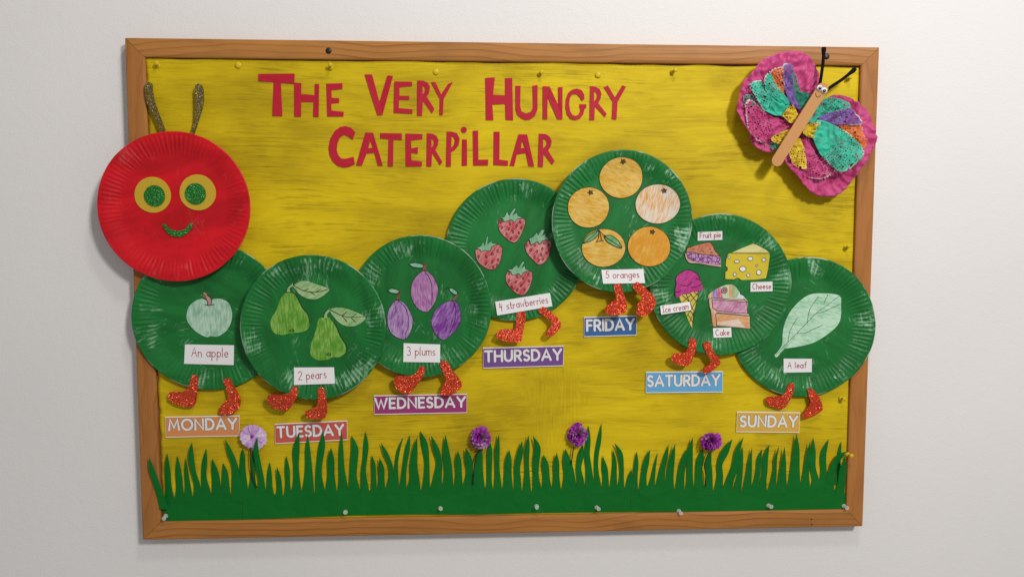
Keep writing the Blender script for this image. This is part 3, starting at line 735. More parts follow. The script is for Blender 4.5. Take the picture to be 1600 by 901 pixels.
pear([(-308.7,-39.5),(-299.3,-36.3),(-288.3,-38.0),(-280.6,-49.2),(-274.5,-65.3),(-265.3,-81.4),(-265.5,-91.1),(-275.1,-100.1),(-286.2,-100.6),(-297.3,-104.7),(-309.9,-105.3),(-320.8,-98.7),(-322.2,-87.5),(-318.8,-73.1),(-312.2,-55.5)], [(-289.6,-25.2),(-280.1,-20.5),(-261.3,-22.8),(-235.2,-35.1),(-237.9,-43.1),(-252.2,-50.4),(-268.0,-49.3),(-280.4,-39.6)], [(-299.9,-36.3),(-297.6,-28.4),(-291.1,-21.4),(-289.0,-25.2),(-294.4,-30.6),(-294.5,-36.4)],
     [[(-292.1,-22.3),(-270.9,-33.3),(-255.2,-35.9),(-236.2,-35.1)], [(-270.9,-33.3),(-262.8,-43.6)], [(-270.9,-33.3),(-262.9,-26.9)], [(-255.2,-35.9),(-248.1,-30.8)], [(-256.7,-36.6),(-249.6,-43.7)], [(-299.9,-36.3),(-297.6,-28.4),(-291.5,-21.7)], [(-288.3,-38.0),(-280.6,-49.2),(-274.5,-65.3),(-265.3,-81.4),(-265.5,-91.1)]], (-293.3,-95.7,3.4,1.6), 'lower green pear with a leaf')
caption(P, '2 pears', [(-349.0,-116.7),(-285.3,-116.9),(-283.8,-142.8),(-348.6,-144.4)], (-341.5,-136.1), (-297.6,-133.6), 13.0, 3)
foot(P, [(-350.3,-148.1),(-344.9,-146.8),(-341.6,-153.0),(-345.3,-165.9),(-355.7,-182.0),(-364.6,-186.1),(-380.3,-183.3),(-391.1,-174.1),(-391.9,-165.4),(-387.7,-160.0),(-373.5,-159.1),(-360.9,-158.3),(-353.9,-153.8)], 1.2, 5)
foot(P, [(-310.3,-151.0),(-305.6,-149.1),(-300.3,-152.4),(-296.6,-181.0),(-300.1,-197.2),(-305.5,-201.0),(-320.7,-200.9),(-331.7,-196.2),(-330.6,-187.1),(-318.8,-182.4),(-311.4,-174.3)], 1.2, 5)

# --- plate with the plums
P = gp((-145.3,-20.0,113.2,114.4), 25.2, 'green paper plate with three purple plums', 11, .4)
def plum(body, line, stem, leaf, mat, lab, tip=None):
    o = shape(P, 'plum', body, mat); tag(o, lab)
    flat(P, 'stem', stem, M['plum_stem'], .9, o, False); flat(P, 'leaf', leaf, M['plum_leaf'], .8, o)
    b = spline(body, True, 3); edge = b[2:] + b[:3]
    ink(P, o, [line, leaf + leaf[:1]] + ([tip] if tip else []), .8, 1.2)
    ink(P, o, [edge], .5, 1.0)
M['plum_stem'] = mat_pencil('plum_stem_pencil', (.13, .025, .02), (.25, .1, .06), .6); M['plum_leaf'] = mat_pencil('plum_leaf_pencil', (.13, .36, .23), (.3, .52, .38), .2)
plum([(-140.5,37.7),(-127.8,30.3),(-119.9,15.8),(-118.4,2.9),(-123.3,-13.2),(-133.0,-26.7),(-139.4,-28.6),(-150.5,-23.4),(-159.4,-9.8),(-161.8,6.3),(-156.5,23.9)], [(-139.8,37.3),(-131.6,25.5),(-127.9,9.4),(-128.1,-18.0)], [(-142.7,38.9),(-141.0,49.2),(-135.3,49.5),(-137.9,38.9)], [(-165.2,48.6),(-154.7,50.5),(-142.0,47.3),(-143.6,42.8),(-156.3,43.4)], mat_pencil('pale_plum_pencil', (.29, .085, .27), (.46, .26, .44), 1.55, .52), 'pinkish purple plum at the top of the three')
plum([(-183.9,-9.7),(-171.2,-15.5),(-161.8,-32.3),(-159.0,-43.7),(-163.0,-61.4),(-171.8,-72.7),(-182.9,-71.0),(-194.0,-62.9),(-199.6,-48.3),(-199.1,-30.6),(-193.5,-17.7)], [(-182.9,-9.7),(-171.3,-21.0),(-166.0,-38.8),(-166.8,-54.9),(-171.7,-64.6)], [(-185.5,-8.7),(-180.5,7.0),(-177.4,6.3),(-181.0,-8.8)], [(-198.7,6.4),(-191.6,9.3),(-180.5,5.4),(-183.8,1.2),(-193.3,2.5)], mat_pencil('plum_pencil', (.185, .05, .25), (.45, .30, .50), 1.3, .50), 'streaky violet plum nearest the pear plate')
plum([(-96.0,-10.7),(-88.0,-14.0),(-82.3,-26.3),(-82.4,-44.1),(-89.9,-58.6),(-106.0,-73.1),(-114.1,-73.1),(-123.6,-63.3),(-129.3,-48.7),(-127.6,-35.7),(-118.5,-21.3),(-107.3,-13.9)], [(-94.8,-10.7),(-89.7,-23.0),(-91.4,-42.4),(-98.6,-62.5)], [(-94.1,-10.1),(-88.3,-0.4),(-85.4,-2.4),(-91.2,-10.7)], [(-100.7,9.3),(-94.3,8.6),(-87.3,2.8),(-89.6,-1.1),(-97.6,3.5)], mat_pencil('dark_plum_pencil', (.155, .02, .24), (.38, .22, .46), 1.0, .55), 'dark violet plum nearest the strawberry plate', [(-108.1,8.0),(-103.0,9.6),(-99.1,9.0)])
caption(P, '3 plums', [(-174.2,-79.5),(-115.3,-81.9),(-115.5,-110.8),(-174.8,-109.4)], (-168.6,-98.4), (-123.8,-99.4), 13.2, 4)
foot(P, [(-149.4,-118.5),(-144.6,-116.2),(-139.5,-119.2),(-142.1,-130.6),(-156.1,-151.6),(-165.8,-161.3),(-175.4,-161.2),(-186.5,-152.9),(-190.2,-143.1),(-187.9,-133.4),(-179.9,-131.2),(-162.3,-131.4),(-153.6,-125.6)], 1.2, 4)
foot(P, [(-115.7,-112.3),(-109.3,-108.1),(-102.9,-110.4),(-96.5,-122.8),(-85.3,-136.0),(-80.5,-147.4),(-82.2,-154.0),(-90.2,-158.8),(-98.3,-164.6),(-111.2,-164.5),(-115.4,-160.2),(-111.1,-147.2),(-106.2,-139.0),(-111.0,-126.0)], 1.2, 4)

# --- plate with the strawberries
P = gp((7.5,70.2,114.6,114.6), 17.7, 'green paper plate with four strawberries, lying behind both neighbours', 17, .42)
sm = mat_pencil('strawberry_pencil', (.42, .035, .05), (.62, .28, .27), .75, .52); cm = mat_pencil('calyx_pencil', (.13, .36, .19), (.26, .46, .30), 1.5, .5)
def berry(body, cal, seeds, lab):
    o = flat(P, 'strawberry', body, sm); tag(o, lab)
    flat(P, 'calyx', cal, cm, .85, o, False)
    ink(P, o, [body + body[:1]], .6, 1.0)
    vs = []
    for i, (x, z) in enumerate(seeds):
        a = .4 * math.sin(i * 7.3); e = [(x + 1.25 * math.cos(t) * math.cos(a) - 2.1 * math.sin(t) * math.sin(a), z + 1.25 * math.cos(t) * math.sin(a) + 2.1 * math.sin(t) * math.cos(a)) for t in [2 * PI * q / 9 for q in range(10)]]
        vs.append(e)
    strokes('seed_marks', vs, .85, lambda x, z: P.surf(x, z) + 1.1, M['seed'], o)
    ink(P, o, [cal + cal[:1]], .5, 1.25, None, False)
M['seed'] = mat_plain('dark_red_ink', (.05, .006, .008), .6, .2)
berry([(-20.1,115.1),(-16.7,121.5),(-12.4,116.0),(0.6,119.4),(5.8,115.1),(10.1,120.3),(20.5,121.5),(23.1,115.1),(20.5,104.8),(13.6,90.2),(7.5,83.3),(1.5,83.3),(-7.2,88.4),(-16.7,98.8),(-20.7,107.4)], [(-16.7,122.5),(-10.6,124.2),(-6.3,133.1),(-2.9,126.3),(4.9,138.3),(8.3,137.5),(2.3,126.3),(10.1,131.5),(10.9,126.3),(20.5,121.5),(10.1,120.8),(5.8,115.1),(0.6,119.4),(-11.5,115.6),(-13.2,121.1)], [(-16.7,116.0),(-2.0,113.4),(14.9,116.0),(-15.0,107.0),(-3.7,104.8),(8.9,110.0),(16.7,106.5),(3.2,99.6),(12.7,98.4),(-7.2,96.7),(8.9,92.2),(-0.3,89.8)], 'pale red strawberry at the top of the plate')
berry([(-58.1,69.5),(-56.4,71.6),(-50.0,71.2),(-48.7,67.8),(-42.6,70.3),(-34.0,68.6),(-31.4,75.5),(-21.0,79.5),(-15.0,74.6),(-14.5,66.0),(-17.6,52.2),(-23.6,41.8),(-29.7,38.7),(-38.4,40.1),(-50.4,47.9),(-56.5,57.4)], [(-56.4,73.3),(-48.6,77.2),(-45.2,84.1),(-42.6,77.2),(-39.1,92.7),(-36.5,92.7),(-38.3,79.8),(-29.6,86.7),(-31.4,82.4),(-21.9,79.8),(-31.4,75.5),(-34.3,68.6),(-42.6,70.3),(-49.0,67.8),(-50.4,71.6)], [(-52.5,60.0),(-40.1,60.0),(-30.2,64.3),(-21.9,69.1),(-40.9,48.2),(-30.6,51.3),(-21.4,54.8),(-22.8,45.8),(-28.8,42.7)], 'tilted strawberry nearest the plum plate')
berry([(22.3,78.1),(25.7,83.3),(29.2,85.8),(31.8,78.9),(43.1,84.1),(47.4,79.8),(50.9,85.8),(62.2,86.4),(65.7,80.6),(64.0,67.7),(57.9,53.8),(50.1,47.7),(44.0,46.9),(36.2,53.8),(25.7,66.0)], [(28.3,88.4),(36.1,91.9),(42.2,99.7),(43.9,94.5),(49.9,104.0),(55.2,103.1),(50.0,92.8),(56.9,97.9),(56.1,92.8),(63.0,87.6),(52.1,85.8),(46.9,79.4),(42.2,84.1),(32.3,78.4),(30.9,85.8)], [(25.4,78.9),(38.7,78.4),(54.4,81.5),(61.3,78.9),(31.8,71.2),(42.2,68.5),(50.9,72.9),(57.9,65.1),(49.2,62.5),(38.3,59.4),(45.2,53.8),(51.8,55.5)], 'strawberry nearest the orange plate')
berry([(-8.9,27.9),(-5.5,34.8),(-0.3,34.5),(2.4,29.6),(11.9,32.2),(17.1,28.2),(20.6,34.4),(32.8,36.1),(35.0,27.8),(32.8,15.6),(25.9,1.7),(18.9,-3.2),(11.9,-1.8),(1.5,6.1),(-7.2,17.5)], [(-5.5,38.3),(2.3,40.0),(9.3,46.9),(11.9,41.7),(18.8,52.1),(22.3,51.2),(17.1,41.7),(23.2,45.2),(23.2,40.0),(31.9,36.5),(20.6,34.4),(16.8,28.2),(11.6,32.2),(2.4,29.6),(0.1,35.2)], [(-2.9,32.2),(10.2,27.0),(19.7,24.3),(28.4,31.3),(-3.7,20.9),(7.6,18.3),(16.3,13.0),(29.0,20.5),(1.5,10.5),(10.2,5.2),(22.0,6.1)], 'strawberry just above the caption strip')
foot(P, [(10.1,-28.6),(22.9,-28.7),(22.0,-48.4),(17.7,-70.3),(15.2,-77.5),(-4.2,-78.0),(-22.9,-71.6),(-23.5,-65.3),(-15.1,-57.6),(5.2,-56.7),(8.3,-46.7)], .2, -6)
caption(P, '4 strawberries', [(-26.1,-13.1),(63.4,0.9),(67.2,-20.7),(-22.7,-35.3)], (-18.7,-27.2), (60.3,-15.0), 11.5, 5)
foot(P, [(44.1,-28.8),(51.9,-21.3),(61.3,-28.2),(75.5,-39.3),(81.1,-50.3),(78.7,-56.5),(66.2,-69.1),(58.3,-69.0),(56.8,-62.7),(66.1,-48.6),(56.7,-39.2)], 2.4, -5)

# --- plate with the oranges
P = gp((177.6,116.6,114.0,113.9), 32.8, 'topmost green paper plate with five oranges', 23, .6)
def orange(e, star, mat, lab, seed, leaves=None):
    o = shape(P, 'orange', ell_pts(e, 22, .3, .007, seed), mat, 1.0); tag(o, lab)
    ink(P, o, [ell_pts(e, 40, .3, .007, seed) + ell_pts(e, 40, .3, .007, seed)[:1]], .5, 1.6)
    if star:
        x, z = star; s = []
        for i in range(11):
            a = i * PI / 5 + seed; r = 4.6 if i % 2 == 0 else 2.3; s.append((x + r * math.cos(a), z + r * .9 * math.sin(a)))
        strokes('ink_lines', [s, ell_pts((x, z, 1.3, 1.2), 8) + ell_pts((x, z, 1.3, 1.2), 8)[:1]], 1.0, lambda x, z: P.surf(x, z) + 1.9, M['ink'], o)
    if leaves:
        for l in leaves[:2]: flat(P, 'leaf', l, lm2, 1.9, o)
        ink(P, o, [l + l[:1] for l in leaves[:2]] + leaves[2:], .9, 2.3)
    return o
oc = (.58, .30, .018); op = (.70, .50, .14); lm2 = mat_pencil('orange_leaf_pencil', (.05, .27, .05), (.22, .42, .2), .9, .5)
om = [mat_pencil('orange_pencil', oc, op, -.5 + .12 * i, .52) for i in range(3)]
orange((176.1,186.5,34.8,32.6), (178.3,211.8), om[0], 'yellow-orange at the top of the plate', 1)
orange((123.8,139.0,33.7,32.2), (126.7,163.0), om[1], 'yellow-orange nearest the strawberry plate', 2)
orange((235.6,144.7,35.7,31.8), (245.9,166.1), mat_pencil('half_coloured_orange', (.64, .29, .02), (.70, .62, .52), 1.2, .49), 'half coloured orange with white paper showing', 3)
orange((148.7,74.5,35.3,30.9), None, om[2], 'yellow-orange with two green leaves', 4,
       [[(114.9,81.3),(120.9,91.8),(130.5,98.6),(140.2,102.7),(139.7,95.9),(130.6,87.1)], [(149.1,93.1),(159.6,94.5),(170.8,87.6),(178.4,74.4),(165.3,78.0),(154.2,84.9)], [(114.9,81.3),(129.2,91.8),(140.2,102.7)], [(149.9,92.6),(162.5,84.9),(178.4,74.4)], [(141.0,104.1),(143.5,95.9),(145.3,87.1)], [(140.2,101.4),(140.8,91.8),(137.5,84.3)], [(136.2,84.3),(148.6,86.0)], [(141.5,101.9),(152.7,91.8)]])
orange((222.9,76.6,34.7,32.0), (227.9,100.0), mat_pencil('deep_orange_pencil', (.62, .265, .018), (.68, .43, .09), 1.15, .56), 'deeper orange beside the pie plate', 5)
foot(P, [(165.4,16.2),(175.0,16.1),(179.2,6.7),(183.4,-4.8),(186.8,-18.7),(184.8,-29.0),(173.3,-33.6),(159.4,-34.1),(151.2,-28.3),(152.3,-23.1),(159.2,-15.1),(168.4,-9.4),(168.5,-3.6),(166.5,6.8)], .6, 1)
caption(P, '5 oranges', [(145.2,38.8),(213.5,40.3),(215.8,17.6),(147.4,16.7)], (152.5,25.5), (206.2,26.8), 10.5, 6)
foot(P, [(195.3,11.8),(201.6,19.5),(208.6,16.4),(216.8,8.9),(228.5,-1.5),(234.3,-11.9),(231.2,-22.3),(222.0,-32.7),(210.4,-36.1),(202.2,-31.4),(202.1,-23.4),(205.5,-13.0),(211.2,-6.7),(201.8,3.2)], 2.6, 1)

# --- plate with pie, cheese, ice cream and cake
P = gp((342.6,13.6,117.4,116.2), 25.2, 'green paper plate with pie, cheese, ice cream and cake', 29, .42)
H = M['ink']
pie = flat(P, 'fruit_pie', [(283.7,64.4),(285.9,66.7),(288.1,73.4),(299.5,77.9),(311.6,81.0),(323.8,83.2),(330.1,77.9),(333.3,70.4),(342.7,59.8),(343.8,45.4),(343.5,42.7),(327.7,44.7),(306.1,48.5),(292.3,49.3),(286.1,55.3)], mat_pencil('pie_crust_rim', (.48, .26, .17), (.6, .42, .34), .2)); tag(pie, 'slice of fruit pie with purple filling')
flat(P, 'crust', [(285.9,66.7),(288.1,73.4),(299.5,77.9),(311.6,81.0),(323.8,83.2),(330.1,77.9),(333.3,70.4),(342.7,59.8),(330.4,62.1),(312.0,63.6),(301.2,65.9),(292.0,67.4)], mat_pencil('pie_crust', (.42, .11, .05), (.55, .24, .14), .6), .85, pie)
flat(P, 'filling', [(285.9,65.6),(292.0,67.1),(301.2,65.6),(312.0,63.3),(330.4,61.8),(342.7,59.5),(343.4,45.7),(330.7,47.3),(312.2,49.6),(293.8,53.4),(287.9,58.4)], mat_cells('berry_filling', (.09, .012, .10), (.32, .10, .33), (.58, .38, .56), 150), 1.0, pie, False)
ink(P, pie, [[(283.7,64.4),(285.9,66.7),(288.1,73.4),(299.5,77.9),(311.6,81.0),(323.8,83.2),(330.1,77.9),(333.3,70.4),(342.7,59.8)], [(283.7,64.4),(286.1,55.3),(292.3,49.3),(306.1,48.5),(327.7,44.7),(343.5,42.7)], [(285.9,65.9),(292.0,67.4),(301.2,65.9),(312.0,63.6),(330.4,62.1),(342.7,59.8)]] + [[(291.9,74.2),(293.4,75.7)], [(297.3,71.2),(299.5,73.4)], [(306.4,74.9),(308.7,76.4)], [(304.2,70.4),(306.5,71.9)], [(311.9,69.6),(315.7,67.4)], [(317.8,77.9),(320.1,79.4)], [(324.0,73.4),(327.1,71.1)], [(325.7,67.4),(329.5,65.9)]], .7, 1.25)
ch = shape(P, 'cheese', [(355.2,63.5),(361.6,65.9),(378.0,73.3),(396.2,80.6),(402.7,78.5),(417.1,71.0),(423.2,65.7),(424.0,59.3),(422.7,39.4),(419.5,24.2),(402.9,21.9),(378.0,21.4),(375.6,23.2),(371.4,24.9),(366.7,22.0),(351.6,22.7),(351.4,34.9),(355.1,37.2),(355.0,41.9),(351.7,44.2),(352.4,54.7)], mat_pencil('cheese_felt_pen', (.58, .46, .03), (.68, .60, .10), .9, .66), smooth=False); tag(ch, 'yellow wedge of cheese with holes')
flat(P, 'top_face', [(362.2,66.1),(378.0,73.2),(396.2,80.4),(402.7,78.4),(417.2,70.9),(422.7,65.8),(407.8,65.6),(384.1,65.6)], mat_pencil('cheese_top', (.52, .46, .13), (.62, .58, .28), .3), .95, ch, False)
hl = [ell_pts(e, 14) for e in ((357.3,58.6,1.9,2.1), (370.4,51.8,4.4,2.3), (392.8,56.4,4.3,3.2), (415.2,54.4,3.3,2.8), (403.8,45.1,1.8,1.6), (380.5,39.5,5.5,4.4), (367.3,30.8,2.6,2.9), (389.9,29.3,2.7,2.8), (407.4,33.9,4.0,4.2))]
for l in hl: flat(P, 'hole', l, M['white_paper'], 1.0, ch, False)
ink(P, ch, [l + l[:1] for l in hl] + [[(360.4,65.2),(384.1,65.5),(407.8,65.3),(423.0,65.6)]], .85, 1.3, mat_plain('grey_pencil', (.11, .08, .03), .6), False)
ink(P, ch, [[(351.4,34.9),(355.1,37.2),(355.0,41.9),(351.7,44.2),(352.4,54.7),(355.2,63.5)], [(351.4,34.9),(351.6,22.7),(366.7,22.0),(371.4,24.9),(375.6,23.2),(378.0,21.4)]], .6, .95, None, False)
ic = flat(P, 'ice_cream', [(276.3,-7.1),(280.9,-2.1),(291.6,-1.4),(296.1,1.4),(306.8,2.8),(307.0,-6.0),(304.2,-18.1),(299.9,-36.4),(298.7,-54.7),(296.4,-54.7),(289.2,-39.4),(282.7,-21.1)], mat_pencil('wafer_cone', (.54, .42, .05), (.6, .5, .12), .6), .7); tag(ic, 'pink ice cream in a yellow cone')
flat(P, 'scoop', [(269.4,-5.8),(268.5,4.8),(270.2,15.4),(269.0,21.5),(271.9,29.0),(280.2,35.0),(288.6,38.4),(298.6,35.8),(306.3,30.4),(308.8,23.6),(311.9,20.6),(311.2,16.0),(314.7,10.7),(312.9,4.6),(305.3,2.4),(296.1,1.7),(291.6,-1.4),(282.4,-0.6),(277.8,-5.1),(273.3,-7.1)], mat_pencil('ice_cream_pink', (.42, .028, .20), (.53, .12, .33), .9, .6), 1.0, ic)
ink(P, ic, [[(278.3,13.9),(285.2,12.0),(292.8,14.1),(295.1,18.4)], [(295.2,9.6),(303.6,10.4),(312.0,14.5)], [(303.4,24.4),(308.0,22.1),(311.9,20.6)], [(268.5,2.1),(274.7,2.0),(278.4,5.5)], [(269.4,-5.8),(268.5,4.8),(270.2,15.4),(269.0,21.5),(271.9,29.0),(280.2,35.0),(288.6,38.4),(298.6,35.8),(306.3,30.4),(308.8,23.6)]], .9, 1.4)
ink(P, ic, [[(280.6,-2.8),(293.3,-15.0)], [(287.0,-1.3),(299.7,-28.8)], [(293.1,0.2),(304.1,-13.6)], [(300.7,1.6),(306.6,-2.9)], [(281.1,-15.0),(296.2,-1.4)], [(285.1,-24.1),(306.9,0.1)], [(289.1,-37.9),(305.5,-10.5)], [(293.9,-47.1),(302.8,-25.7)], [(290.6,-34.8),(298.5,-47.1)], [(292.0,-25.7),(301.4,-37.9)], [(306.8,2.8),(307.0,-6.0),(304.2,-18.1),(299.9,-36.4),(298.7,-54.7)]], .85, 1.2, None, False)
ck = flat(P, 'cake', [(324.3,-8.3),(324.6,-3.0),(331.4,3.1),(343.6,9.9),(354.3,13.6),(363.5,13.9),(369.8,9.8),(376.1,1.4),(377.0,-2.4),(382.4,-4.7),(386.4,-9.6),(390.4,-13.9),(390.8,-33.8),(393.3,-37.6),(394.2,-58.6),(338.7,-53.7),(338.8,-55.6),(333.4,-56.1),(330.1,-47.3),(328.2,-28.9),(325.4,-21.3)], mat_pencil('cake_cream', (.62, .42, .30), (.68, .58, .5), .3), .7, None, False); tag(ck, 'slice of layered cake with a striped top')
STR = [((.62, .44, .12), [(324.9,-8.2),(324.9,-3.3),(328.1,0.0),(329.9,1.9),(328.9,-8.5)]), ((.50, .09, .20), [(329.0,-8.5),(330.0,2.0),(332.2,3.4),(333.2,-8.7)]), ((.06, .12, .45), [(333.3,-8.7),(332.3,3.5),(337.2,6.1),(338.6,-8.8)]), ((.50, .08, .19), [(338.7,-8.8),(337.3,6.2),(344.3,10.0),(348.6,-8.9)]), ((.45, .56, .33), [(348.7,-8.9),(344.5,10.2),(354.3,13.6),(358.9,13.9),(358.6,-8.6)]), ((.62, .28, .09), [(358.8,-8.6),(359.0,13.9),(363.5,13.9),(364.3,-8.6)]), ((.25, .42, .18), [(364.5,-8.6),(363.8,13.6),(369.8,9.8),(376.1,1.4),(370.9,-8.7)]), ((.60, .62, .66), [(371.1,-8.7),(376.3,1.1),(377.0,-2.4),(382.4,-4.7),(383.3,-9.6)])]
for i, (c, l) in enumerate(STR): flat(P, 'icing_stripe', l, mat_pencil('icing_pencil', c, tuple(min(1, x * .6 + .28) for x in c), 1.4, .56), .85, ck, False)
flat(P, 'pink_layer', [(330.2,-11.4),(336.3,-10.7),(354.8,-12.2),(388.9,-15.4),(390.2,-33.8),(370.7,-32.9),(338.2,-29.0),(332.0,-24.4)], mat_pencil('pink_sponge', (.40, .09, .24), (.60, .36, .46), .6, .5), .9, ck, False)
flat(P, 'orange_layer', [(336.8,-34.3),(339.8,-32.8),(391.9,-37.9),(393.6,-58.0),(379.0,-57.2),(339.0,-53.4)], mat_pencil('orange_sponge', (.58, .25, .09), (.66, .42, .24), .2, .52), .9, ck, False)
flat(P, 'side_icing', [(324.9,-10.6),(329.2,-10.0),(331.6,-22.8),(334.9,-32.0),(338.4,-55.0),(334.1,-56.2),(331.0,-53.4),(328.5,-28.9),(326.0,-21.3)], mat_pencil('side_icing', (.56, .24, .09), (.64, .44, .28), 1.4, .52), .9, ck, False)
flat(P, 'cherry', ell_pts((350.6,4.5,4.6,4.9), 16), mat_pencil('cherry', (.42, .08, .13), (.55, .28, .3), .5), 1.05, ck, False)
ch2 = ell_pts((350.6,4.5,4.8,5.0), 16); ch3 = ell_pts((350.6,4.5,1.9,2.0), 10)
ink(P, ck, [ch2 + ch2[:1], ch3 + ch3[:1], [(324.7,-8.8),(339.3,-8.4),(354.8,-10.0),(370.2,-11.1),(383.4,-11.6)], [(330.2,-11.4),(336.3,-10.7),(354.8,-12.2),(388.9,-15.4),(390.5,-33.8),(370.7,-32.9),(338.2,-29.0),(332.0,-24.4),(330.2,-11.4)], [(339.0,-55.0),(336.8,-34.3),(339.8,-32.8),(392.5,-37.9)], [(383.3,-9.6),(386.5,-13.1),(390.4,-14.7)], [(324.7,-8.8),(326.0,-21.3),(328.5,-28.9),(330.9,-47.3),(333.4,-56.1),(338.8,-55.6)], [(338.3,-32.0),(392.5,-37.6)]], .8, 1.4, mat_plain('brown_ink', (.04, .012, .015), .6), False)
for txt, q, a0, a1, cp, sd in (('Fruit pie', [(303.6,99.6),(344.5,101.4),(345.4,87.0),(304.2,85.5)], (307.8,90.0), (342.2,91.8), 8.4, 7), ('Cheese', [(394.2,17.4),(430.0,18.8),(430.7,2.7),(394.3,1.9)], (397.6,6.5), (427.9,7.0), 8.6, 8),
                               ('Ice cream', [(242.5,-20.0),(293.2,-14.1),(295.2,-27.8),(243.9,-34.3)], (246.9,-30.9), (290.9,-25.7), 9.6, 9), ('Cake', [(332.7,-57.9),(363.2,-57.2),(363.9,-72.8),(333.6,-73.8)], (337.6,-70.2), (360.1,-69.1), 9.2, 10)):
    if txt == 'Ice cream':
        f0 = fit(q, P.surf, .9); sv = P.surf; P.surf = lambda x, z: max(sv(x, z), P.plane(x, z)) + (.6)
        caption(P, txt, q, a0, a1, cp, sd); P.surf = sv
    else: caption(P, txt, q, a0, a1, cp, sd)
foot(P, [(292.8,-75.4),(301.7,-74.9),(303.2,-90.2),(295.6,-114.6),(288.0,-119.5),(277.2,-118.2),(264.8,-111.3),(263.2,-103.7),(269.2,-98.5),(283.0,-97.7),(290.5,-88.6)], 1.2, 2)
foot(P, [(315.0,-82.6),(325.7,-79.9),(329.6,-90.4),(344.3,-112.0),(342.5,-118.1),(328.3,-130.9),(315.9,-130.8),(315.8,-124.6),(326.5,-116.4),(328.8,-110.3),(320.5,-98.0)], 1.2, 2)

# --- plate with the leaf
P = gp((486.6,-57.6,119.9,116.9), 18.4, 'green paper plate with one pale leaf, last in the row', 37, .62, tx=.03)
lf = shape(P, 'leaf', [(440.7,-105.4),(444.9,-100.5),(450.5,-92.6),(453.2,-84.7),(453.5,-67.6),(457.3,-49.0),(466.2,-30.6),(481.6,-13.5),(497.2,-3.7),(517.4,-1.6),(546.8,-5.3),(550.0,-22.4),(550.3,-41.0),(545.2,-55.2),(529.7,-69.5),(509.7,-82.3),(491.0,-88.6),(472.2,-92.0),(454.9,-95.5),(445.1,-108.4)], mat_pencil('leaf_pencil', (.24, .50, .31), (.50, .70, .53), -.4, .5)); tag(lf, 'large pale green leaf with dark veins')
ink(P, lf, [[(442.9,-104.7),(462.6,-83.4),(494.2,-50.0),(508.3,-35.0),(528.2,-20.1),(546.6,-6.0)], [(462.6,-82.7),(466.3,-61.9),(477.4,-42.7)], [(494.2,-50.0),(497.9,-27.9),(511.8,-7.3)], [(520.9,-19.4),(523.8,-11.6),(527.6,-3.8)], [(476.7,-68.2),(490.4,-67.8),(504.7,-61.5),(520.5,-54.4)], [(508.3,-35.0),(519.8,-32.9),(532.7,-26.6),(547.0,-20.7)]], .6, 1.05)
caption(P, 'A leaf', [(456.0,-110.8),(503.7,-111.2),(504.1,-133.8),(456.6,-134.5)], (463.4,-126.5), (494.7,-126.1), 9.8, 11)
foot(P, [(462.9,-153.9),(470.9,-151.6),(472.6,-162.7),(465.4,-181.8),(458.0,-193.2),(448.2,-194.5),(430.5,-188.4),(426.2,-181.4),(428.4,-174.4),(451.1,-172.2),(458.0,-166.0)], 1.2, 3)
foot(P, [(494.7,-162.9),(503.4,-161.3),(514.4,-173.6),(521.9,-189.4),(520.4,-199.9),(501.3,-209.1),(490.8,-211.1),(488.9,-204.8),(497.3,-192.6),(500.5,-182.2)], 1.2, 3)

# --- red plate
P = new_plate('red_paper_plate', (-527.6,138.8,117.1,117.2), 30, 'bright red paper plate with yellow and green eyes and two bronze feelers', 'paper plate',
              mat_plate('red_painted_plate', (.43, .003, .008), (.66, .006, .015), (.66, .13, .13), .18, 41, (.7, .25, .22)), seed=41)
for e, pe in (((-561.6,157.3,27.7,28.1), (-558.5,155.7,16.1,16.4)), ((-492.4,161.2,27.8,28.2), (-495.6,159.1,16.2,16.5))):
    ey = cutout('eye', [ell_pts(e, 40, 0, .008, 3)], P.on(1.0), .6, M['felt_yellow'], P.root)
    cutout('pupil', [ell_pts(pe, 32, 0, .01, 5)], P.on(2.4), 1.4, M['green_glitter'], ey)
cutout('mouth', [[(-544.3,112.7),(-537.2,104.7),(-525.5,101.2),(-513.5,104.2),(-503.8,113.8),(-501.3,109.5),(-508.4,98.8),(-519.2,92.4),(-527.1,91.9),(-537.5,95.3),(-545.0,104.7),(-547.5,110.0)]], P.on(2.0), 1.8, M['green_glitter'], P.root, True)
for l in ([(-570.2,320.1),(-568.2,329.8),(-562.7,331.0),(-558.5,327.8),(-557.0,309.3),(-551.2,287.6),(-539.3,252.7),(-546.3,252.7),(-554.9,274.5),(-563.0,289.7),(-568.0,302.7)], [(-493.3,323.0),(-491.4,328.4),(-487.1,329.5),(-482.4,326.3),(-480.5,316.5),(-481.5,296.9),(-488.6,275.0),(-496.3,253.0),(-501.3,253.0),(-495.2,274.9),(-493.5,296.8)]):
    cutout('feeler', [l], 27, 2.0, M['olive_glitter'], P.root, True)

